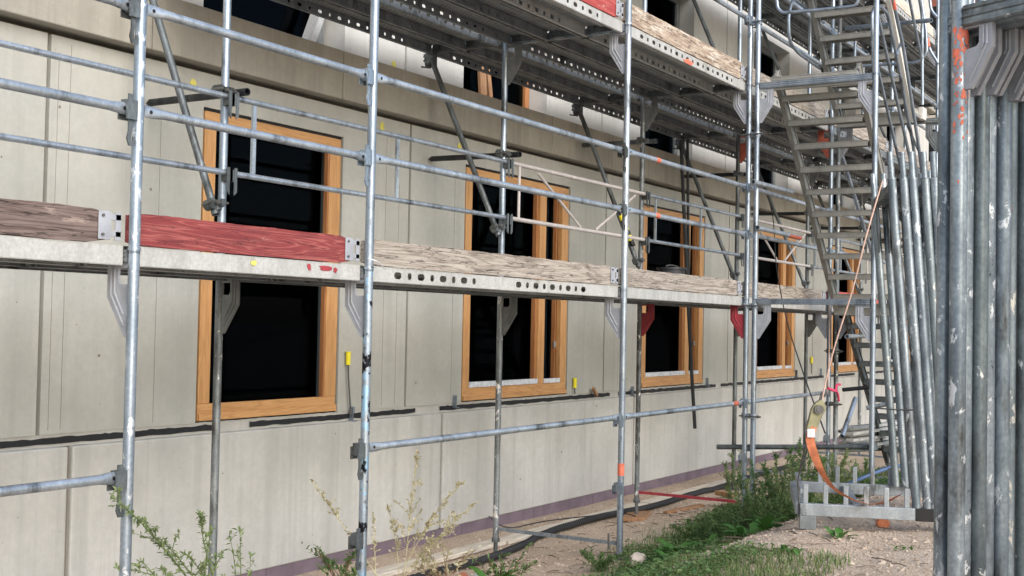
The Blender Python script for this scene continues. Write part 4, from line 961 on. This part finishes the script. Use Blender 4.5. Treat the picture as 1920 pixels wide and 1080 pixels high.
def rock(c, s_, mat, name, label, cat='stone', seed=0):
    m = MB(); rs = random.Random(seed); n1, n2 = 7, 10; vs = []
    for i in range(n1 + 1):
        ph = math.pi * i / n1
        for k in range(n2):
            th = 2 * math.pi * k / n2; r_ = 1 + .28 * mnoise.noise(V((math.cos(th) * math.sin(ph) + seed, math.sin(th) * math.sin(ph), math.cos(ph))) * 1.4)
            vs.append((c[0] + s_[0] * r_ * math.cos(th) * math.sin(ph), c[1] + s_[1] * r_ * math.sin(th) * math.sin(ph), c[2] + s_[2] * r_ * math.cos(ph)))
    m.add(vs, [(i * n2 + k, (i + 1) * n2 + k, (i + 1) * n2 + (k + 1) % n2, i * n2 + (k + 1) % n2) for i in range(n1) for k in range(n2)])
    return single(m, name, mat, c, label, cat, smooth=30)
c = at(1196, 1033, D=9.0); rock((c.x, c.y, gz(c.x, c.y) + .035), (.11, .05, .06), 'stone', 'stone', 'pale stone leaning by the third outer post foot', seed=3)
c = at(868, 1066, D=8.6); rock((c.x, c.y, gz(c.x, c.y) + .03), (.06, .045, .04), 'brickchip', 'brick_fragment', 'orange brick fragment in the gravel at the bottom edge', seed=5)
c = at(890, 1072, D=8.5); rock((c.x, c.y, gz(c.x, c.y) + .03), (.09, .05, .03), 'mortar', 'stone', 'flat pale stone beside the brick fragment', seed=8)
# far ground: stacked silver profiles, blue hose, rubble
for k in range(16):
    px0, px1 = 1578 + (k % 4) * 5, 1668 + (k % 3) * 12; y_ = 846 - (k // 4) * 12 - (k % 4) * 2.5
    a = at(px0, y_ + 2, X=10.6 - .1 * (k % 4)); b_ = at(px1, y_ - 14 + (k % 3) * 3, X=11.6); b_.z = a.z + .03 * ((k % 3) - 1)
    board(a, b_, .10, .035, 'planklight' if k % 3 else 'rail', 'steel_profile', f'silver profile number {k+1} lying in the heap' , 'profile')['group'] = 'silver profiles heaped behind the rack'
rows = ['bottom', 'second lowest', 'second highest', 'top']; cols_ = ['first', 'second', 'third', 'fourth']
for k, o in enumerate([o for o in COL.objects if o.name.startswith('steel_profile')]): o['label'] = f'silver profile, {cols_[k % 4]} one back in the {rows[k // 4]} layer of the heap behind the rack'
ropeth([at(1588, 908, D=9.6), at(1625, 893, D=9.6), at(1665, 878, D=9.7), at(1705, 871, D=9.8)], .015, 'bluepipe', 'blue_hose', 'blue hose lying behind the steel rack', 'hose', n=10)

# ---------------------------------------------------------------- gravel, grass, weeds
def stuff(name, vs, fs, mat, label, cat):
    me = bpy.data.meshes.new(name); me.from_pydata(vs, [], fs); me.materials.append(M[mat]); o = bpy.data.objects.new(name, me); COL.objects.link(o)
    return setp(o, label, cat, None, 'stuff')
vs, fs = [], []
for _ in range(15000):
    if random.random() < .62: x = random.uniform(1.5, 12); y = random.uniform(-1.2, 1.85)
    else: x = random.uniform(1.5, 6.5); y = random.uniform(-3.2, -.6)
    s_ = random.uniform(.004, .011) * (1.9 if random.random() < .05 else 1); z = gz(x, y) + s_ * .3; o = len(vs)
    a = random.random() * 6.28
    for k in range(4): vs.append((x + s_ * math.cos(a + k * 1.57) * random.uniform(.7, 1.3), y + s_ * math.sin(a + k * 1.57) * random.uniform(.7, 1.3), z + random.uniform(-.3, .3) * s_))
    vs += [(x, y, z + s_ * .8)]; fs += [(o, o + 1, o + 4), (o + 1, o + 2, o + 4), (o + 2, o + 3, o + 4), (o + 3, o, o + 4)]
stuff('gravel', vs, fs, 'gravelstone', 'loose pale gravel between scaffold and wall', 'gravel')
vs, fs = [], []
for _ in range(420):
    x = random.uniform(2.2, 8); y = random.uniform(-3.0, 1.2); z = gz(x, y) + .006; a = random.random() * 6.28; L_ = random.uniform(.03, .16); w_ = random.uniform(.0015, .004); dx, dy = math.cos(a), math.sin(a); o = len(vs)
    for t_, zz in ((0, 0), (.5, .006), (1, .001)): vs += [(x + dx * L_ * t_ - dy * w_, y + dy * L_ * t_ + dx * w_ + .01 * t_, z + zz), (x + dx * L_ * t_ + dy * w_, y + dy * L_ * t_ - dx * w_ + .01 * t_, z + zz), (x + dx * L_ * t_, y + dy * L_ * t_ + .01 * t_, z + zz + w_ * 2)]
    for q in (0, 3): fs += [(o + q, o + q + 3, o + q + 5, o + q + 2), (o + q + 1, o + q + 2, o + q + 5, o + q + 4)]
stuff('litter', vs, fs, 'bark', 'dead twigs and stalks scattered over the gravel', 'litter')
vs, fs = [], []
for _ in range(480):
    x = random.uniform(2.2, 9); y = random.uniform(-3.0, 1.85); s_ = random.uniform(.012, .028) * (1.5 if random.random() < .08 else 1); z = gz(x, y); o = len(vs); n_ = 6
    for k in range(n_):
        a = k * 6.28 / n_ + random.uniform(-.3, .3); q = s_ * random.uniform(.7, 1.2); vs.append((x + q * math.cos(a), y + q * math.sin(a) * .8, z))
    for k in range(n_):
        a = k * 6.28 / n_ + random.uniform(-.3, .3); q = s_ * random.uniform(.5, .8); vs.append((x + q * math.cos(a), y + q * math.sin(a) * .8, z + s_ * random.uniform(.35, .7)))
    fs += [(o + k, o + (k + 1) % n_, o + n_ + (k + 1) % n_, o + n_ + k) for k in range(n_)] + [tuple(o + n_ + k for k in range(n_))]
stuff('rubble', vs, fs, 'gravelstone', 'scattered larger stones among the gravel', 'rubble')
def gmask(x, y):
    """how green the ground is"""
    p = V((x, y, 0)); n_ = mnoise.noise(p * 1.1) * .5 + mnoise.noise(p * 3.1 + V((3, 1, 0))) * .3
    # band of cover on the bank outside the outer posts
    band = math.exp(-((y + .48 - .12 * (x - 4.5)) / .55) ** 2) * sst(1.6, 2.4, x) * sst(9.5, 7, x)
    near = sst(.25, .0, abs(y + 1.85) - .3) * sst(3.5, 2.9, x) + .9 * sst(.3, 0, abs(y + 2.75) - .25) * sst(3.6, 4.2, x)
    far = sst(6.3, 7.2, x) * sst(.5, -.1, y)
    return band * 1.0 + near * .7 + far * 1.1 + n_ * .55
vs, fs = [], []
def blade(x, y, z, h, w_, lean_, a):
    o = len(vs); dx, dy = math.cos(a), math.sin(a); px_, py_ = -dy * w_, dx * w_
    vs.extend([(x - px_, y - py_, z), (x + px_, y + py_, z), (x + dx * lean_ * .4 + px_ * .6, y + dy * lean_ * .4 + py_ * .6, z + h * .6), (x + dx * lean_ * .4 - px_ * .6, y + dy * lean_ * .4 - py_ * .6, z + h * .6), (x + dx * lean_, y + dy * lean_, z + h)])
    fs.extend([(o, o + 1, o + 2, o + 3), (o + 3, o + 2, o + 4)])
cnt = 0
while cnt < 60000:
    x = random.uniform(1.8, 12) if random.random() < .5 else random.uniform(1.8, 6.5); y = random.uniform(-3.2, .7); g = gmask(x, y)
    if random.random() < (g - .35) * 1.3: blade(x, y, gz(x, y), random.uniform(.02, .07) * (1.3 if x > 6.5 else 1), random.uniform(.0015, .0035), random.uniform(.01, .05), random.random() * 6.28); cnt += 1
stuff('grass', vs, fs, 'grass', 'short patchy grass on the gravel bank', 'grass')
vs, fs = [], []
def leaf(p, d, nrm, L_, w_):
    o = len(vs); d = d.normalized(); s_ = d.cross(nrm).normalized() * w_; up = nrm.normalized() * L_ * .12
    vs.extend([p, p + d * L_ * .45 + s_ + up, p + d * L_, p + d * L_ * .45 - s_ + up, p + d * L_ * .5]); fs.extend([(o, o + 1, o + 4), (o + 1, o + 2, o + 4), (o + 2, o + 3, o + 4), (o + 3, o, o + 4)])
cnt = 0
while cnt < 42000:
    x = random.uniform(1.8, 8.5); y = random.uniform(-1.8, .6); g = gmask(x, y)
    if random.random() < (g - .55) * 1.5:
        a = random.random() * 6.28; z = gz(x, y) + random.uniform(.005, .07); leaf(V((x, y, z)), V((math.cos(a), math.sin(a), random.uniform(-.2, .5))), V((random.gauss(0, .3), random.gauss(0, .3), 1)), random.uniform(.015, .04), random.uniform(.006, .013)); cnt += 1
stuff('ground_cover', vs, fs, 'leaf', 'low green clover cover along the bank', 'ground cover')
M['rustalk'] = plain('red_brown_stalk', (.20, .10, .06), .8)
def weed(base, tips, label, leafkind='leaf', ll=(.012, .03), lw=.25, dens=90, stem=.004, stemmat='gstem', branch=8, blen=.25, name='weed_plant', cat='weed', droop=.1, start=.15, group=None):
    global vs, fs
    base = V(base); t = thing(name, base, label, cat, group); sm = MB(); vs, fs = [], []
    def curve(a, b, bow, k=10):
        mid = (a + b) / 2 + bow; return [a * (1 - s_) ** 2 + mid * 2 * s_ * (1 - s_) + b * s_ ** 2 for s_ in np.linspace(0, 1, k)]
    for tip in tips:
        tip = V(tip); L_ = (tip - base).length; b0 = base + V((random.gauss(0, .02), random.gauss(0, .02), 0)); c = curve(b0, tip, V((0, 0, L_ * droop)) + V((random.gauss(0, .04), random.gauss(0, .04), 0)) * L_)
        sm.path(c, [stem * (1 - .75 * k / len(c)) for k in range(len(c))], 5); twigs = [c[2:]]
        for _ in range(branch):
            s_ = random.uniform(start, .95); i = min(len(c) - 2, int(s_ * len(c))); a = c[i]; dr = (c[i + 1] - c[i]).normalized() + V((random.gauss(0, .6), random.gauss(0, .6), random.gauss(.15, .4)))
            e = a + dr.normalized() * blen * L_ * random.uniform(.4, 1) * (1.15 - s_); q = curve(a, e, V((0, 0, .03 * L_)), 6); sm.path(q, [stem * .5 * (1 - .6 * k / 6) for k in range(6)], 4); twigs.append(q)
        for tw in twigs:
            tl = sum((b - a).length for a, b in zip(tw, tw[1:]))
            for _ in range(max(3, int(dens * tl))):
                s_ = random.uniform(.15, 1) * (len(tw) - 1); i = min(len(tw) - 2, int(s_)); a = tw[i].lerp(tw[i + 1], s_ - i)
                d = (tw[i + 1] - tw[i]).normalized() * .6 + V((random.gauss(0, .6), random.gauss(0, .6), random.gauss(0, .5))); l_ = random.uniform(*ll); leaf(a, d, V((random.gauss(0, .5), random.gauss(0, .5), 1)), l_, l_ * lw)
    sm.build('stem', stemmat, t, smooth=60)
    me = bpy.data.meshes.new('foliage'); me.from_pydata([V(v) - base for v in vs], [], fs); me.materials.append(M[leafkind]); o = bpy.data.objects.new('foliage', me); COL.objects.link(o); o.parent = t; o['kind'] = 'stuff'
    return t
D5 = 5.4
weed(at(420, 1150, D=5.9), [at(205, 925, D=5.0), at(215, 1065, D=5.2), at(375, 962, D=5.5), at(300, 1010, D=5.3), at(345, 1035, D=5.6)], 'pale green feathery weed reaching left across the leftmost posts', 'leafpale', (.014, .034), .22, 130, .0045, branch=11, blen=.28)
weed(at(455, 1160, D=6.0), [at(450, 985, D=5.9), at(470, 1040, D=6.0), at(430, 1000, D=5.8)], 'thin green weed at the foot of the second inner post', 'leafpale', (.015, .04), .2, 45, .003, branch=6, blen=.3)
weed(at(755, 1090, D=8.0), [at(783, 845, D=8.0), at(872, 900, D=8.0), at(725, 945, D=8.1), at(895, 940, D=8.1), at(858, 985, D=7.9)], 'tall dry pale seed plant right of the second outer post', 'dry', (.010, .024), .34, 190, .003, 'stem', branch=20, blen=.27, start=.25)
weed(at(705, 1085, D=7.2), [at(583, 900, D=7.2), at(700, 960, D=7.3)], 'dry seed stalk leaning left across the second outer post', 'dry', (.010, .022), .34, 200, .003, 'stem', branch=16, blen=.16, start=.25)
for k, (px, py, D_) in enumerate(((640, 1100, 7.6), (830, 1105, 8.2), (940, 1105, 8.4))):
    weed(at(px, py, D=D_), [at(px + random.uniform(-70, 70), 1015 + random.uniform(0, 50), D=D_) for _ in range(11)], ('low dry grass tuft by the second outer post', 'low dry grass tuft right of the plinth joint', 'low mixed weed tuft under the third inner post')[k], 'dry' if k == 1 else 'leaf', (.015, .05), .2, 90, .003, 'rustalk', branch=5, blen=.25)
# feathery tall weeds by the fourth outer post
for k, (px, py, D_, tops, lb, kd) in enumerate((
    (1420, 1000, 10.6, [(1385, 890), (1410, 865), (1440, 880), (1400, 920)], 'bushy feathery weed at the foot of the paired posts', 'leaf'),
    (1465, 990, 10.2, [(1450, 880), (1480, 855), (1500, 870), (1470, 905), (1510, 900)], 'tall feathery weed left of the rack', 'leafpale'),
    (1500, 960, 10.6, [(1500, 828), (1525, 822), (1480, 840), (1535, 850), (1550, 860)], 'tallest feathery weed behind the rack corner', 'leaf'),
    (1560, 950, 10.8, [(1560, 850), (1590, 845), (1540, 860), (1610, 870), (1580, 880)], 'green weed growing behind the rack teeth', 'leafpale'),
    (1375, 930, 12.2, [(1372, 850), (1392, 845), (1360, 870)], 'thin weed between wall and paired posts', 'leafpale'),
    (1620, 930, 10.6, [(1625, 862), (1600, 875), (1650, 880)], 'low weed at the right behind the rack', 'leaf'),
    (1435, 1010, 9.6, [(1400, 930), (1430, 905), (1460, 930), (1480, 950)], 'dense green weed in front of the tower base', 'leaf'),
    (1405, 1010, 9.9, [(1380, 935), (1400, 900), (1425, 915), (1390, 960), (1440, 950)], 'dense green weed right of the fourth outer post', 'leafpale'),
    (1455, 985, 10.4, [(1430, 870), (1455, 850), (1475, 885), (1440, 905), (1490, 920)], 'dense dark weed behind the broadleaf plants', 'leaf'),
    (1490, 1000, 9.6, [(1470, 940), (1490, 925), (1480, 960), (1500, 975)], 'green weed at the left foot of the rack', 'leaf'),
    (1360, 1000, 9.7, [(1330, 965), (1365, 955), (1390, 970), (1345, 985)], 'spreading green weed on the bank below the red bar', 'leaf'),
    (1300, 1010, 10.0, [(1260, 985), (1290, 975), (1330, 980), (1310, 985)], 'low weed mound on the gravel bank', 'leaf'),
    (1120, 1062, 8.8, [(1090, 1035), (1130, 1040), (1150, 1045), (1180, 1035)], 'small weed left of the third outer post', 'leaf'))):
    b0 = at(px, py, D=D_); b0.z = min(b0.z, gz(b0.x, b0.y) + .0) if abs(b0.z - gz(b0.x, b0.y)) < .3 else b0.z
    weed(b0, [at(x, y, D=D_ + random.uniform(-.25, .25)) for x, y in tops for _ in range(2)], lb, kd, (.012, .032), .2, 200, .0035, branch=15, blen=.42, start=.05)
def rosette(px, py, D_, n, L_, label, mat='leafdark'):
    global vs, fs
    b0 = at(px, py, D=D_); b0.z = gz(b0.x, b0.y) if abs(gz(b0.x, b0.y) - b0.z) < .35 else b0.z; t = thing('broadleaf_weed', b0, label, 'weed', 'broadleaf weeds')
    for k in range(n):
        a = random.random() * 6.28; up = random.uniform(.25, 1.3); l_ = L_ * random.uniform(.6, 1.1); vs, fs = [], []; m = MB(); P0 = b0 + V((random.gauss(0, .03), random.gauss(0, .03), 0)); d = V((math.cos(a), math.sin(a), 0)); s_ = V((-math.sin(a), math.cos(a), 0)); q = []
        for j in range(6):
            s = j / 5; c = P0 + d * l_ * s * .9 + V((0, 0, l_ * up * s * (1 - .55 * s))); wd = l_ * .17 * math.sin(math.pi * min(1, .12 + .88 * s)) * (1 + .2 * math.sin(j * 2.3 + k)); q += [c + s_ * wd + V((0, 0, wd * .35)), c, c - s_ * wd + V((0, 0, wd * .35))]
        m.add(q, [(j * 3 + i, j * 3 + i + 1, j * 3 + 4 + i, j * 3 + 3 + i) for j in range(5) for i in (0, 1)]); m.build('leaf', mat, t, smooth=60)
for px, py, D_, n, L_, lb in ((1400, 1000, 9.0, 16, .22, 'broadleaf weed in front of the paired posts'), (1440, 1010, 8.7, 16, .2, 'bright broadleaf weed right of the paired posts'), (1270, 1010, 9.2, 14, .22, 'broadleaf weed clump on the gravel bank'), (1235, 1030, 8.9, 12, .17, 'broadleaf weed right of the third outer post'),
    (1330, 1000, 9.3, 14, .16, 'low broadleaf weed mid bank'), (930, 1080, 8.3, 14, .2, 'broadleaf weed at the bottom edge under the third inner post'), (590, 1100, 7.5, 8, .22, 'jagged broadleaf weed at the bottom edge left of the second post'), (1575, 985, 7.4, 14, .1, 'small spiky weed in front of the rack'), (1220, 1070, 8.2, 14, .12, 'low broadleaf weed right of the post foot'), (1480, 1065, 6.9, 16, .09, 'small weed at the bottom of the path'),
    (1690, 1035, 7.0, 8, .06, 'tiny weed on the sandy path')):
    rosette(px, py, D_, n, L_, lb)

# ---------------------------------------------------------------- beyond the building end
nb = thing('neighbour_house', (44, 6, -2), 'cream neighbour house glimpsed beyond the building end', 'house')
MB().bb(40, 50, -6, 12, -2.1, 8).build('wall', 'cream', nb, smooth=0)
MB().prism([(-7, 8), (13, 8), (3, 13)], (45, 0, 0), (0, 1, 0), (0, 0, 1), 11).build('roof', 'rooftile', nb, smooth=0)
for yy in (-4.5, -1.5, 1.5, 4.5):
    for zz in (0, 3, 6): w_ = MB().bb(39.93, 39.99, yy, yy + 1.1, zz - .5, zz + .9).build('window', 'film', nb, smooth=0); MB().bb(39.9, 39.925, yy + .08, yy + 1.02, zz - .42, zz + .82).build('pane', 'gasket', w_, root=nb, smooth=0)
def tree(base, h, cr, label):
    global vs, fs
    base = V(base); t = thing('tree', base, label, 'tree'); m = MB(); top = base + V((.3, .2, h * .7)); m.path([base, base.lerp(top, .5) + V((.1, 0, 0)), top], [.22, .16, .07], 10); cents = []
    for k in range(14):
        a = random.random() * 6.28; s_ = base.lerp(top, random.uniform(.4, 1)); e = s_ + V((math.cos(a) * cr * random.uniform(.4, .9), math.sin(a) * cr * random.uniform(.4, .9), random.uniform(.3, 1) * cr * .7)); m.path([s_, s_.lerp(e, .5) + V((0, 0, .1)), e], [.06, .04, .015], 6); cents += [e, s_.lerp(e, .6)]
    m.build('trunk', 'bark', t); vs, fs = [], []
    for _ in range(5000):
        c = random.choice(cents); p = c + V((random.gauss(0, .45), random.gauss(0, .45), random.gauss(0, .4))); leaf(p, V((random.gauss(0, 1), random.gauss(0, 1), random.gauss(0, 1))), V((random.gauss(0, 1), random.gauss(0, 1), 1)), random.uniform(.10, .2), .05)
    me = bpy.data.meshes.new('crown'); me.from_pydata([V(v) - base for v in vs], [], fs); me.materials.append(M['leafdark']); o = bpy.data.objects.new('crown', me); COL.objects.link(o); o.parent = t; o['kind'] = 'stuff'
tree((30, .6, -2.05), 10, 2.6, 'green tree beyond the end of the building')
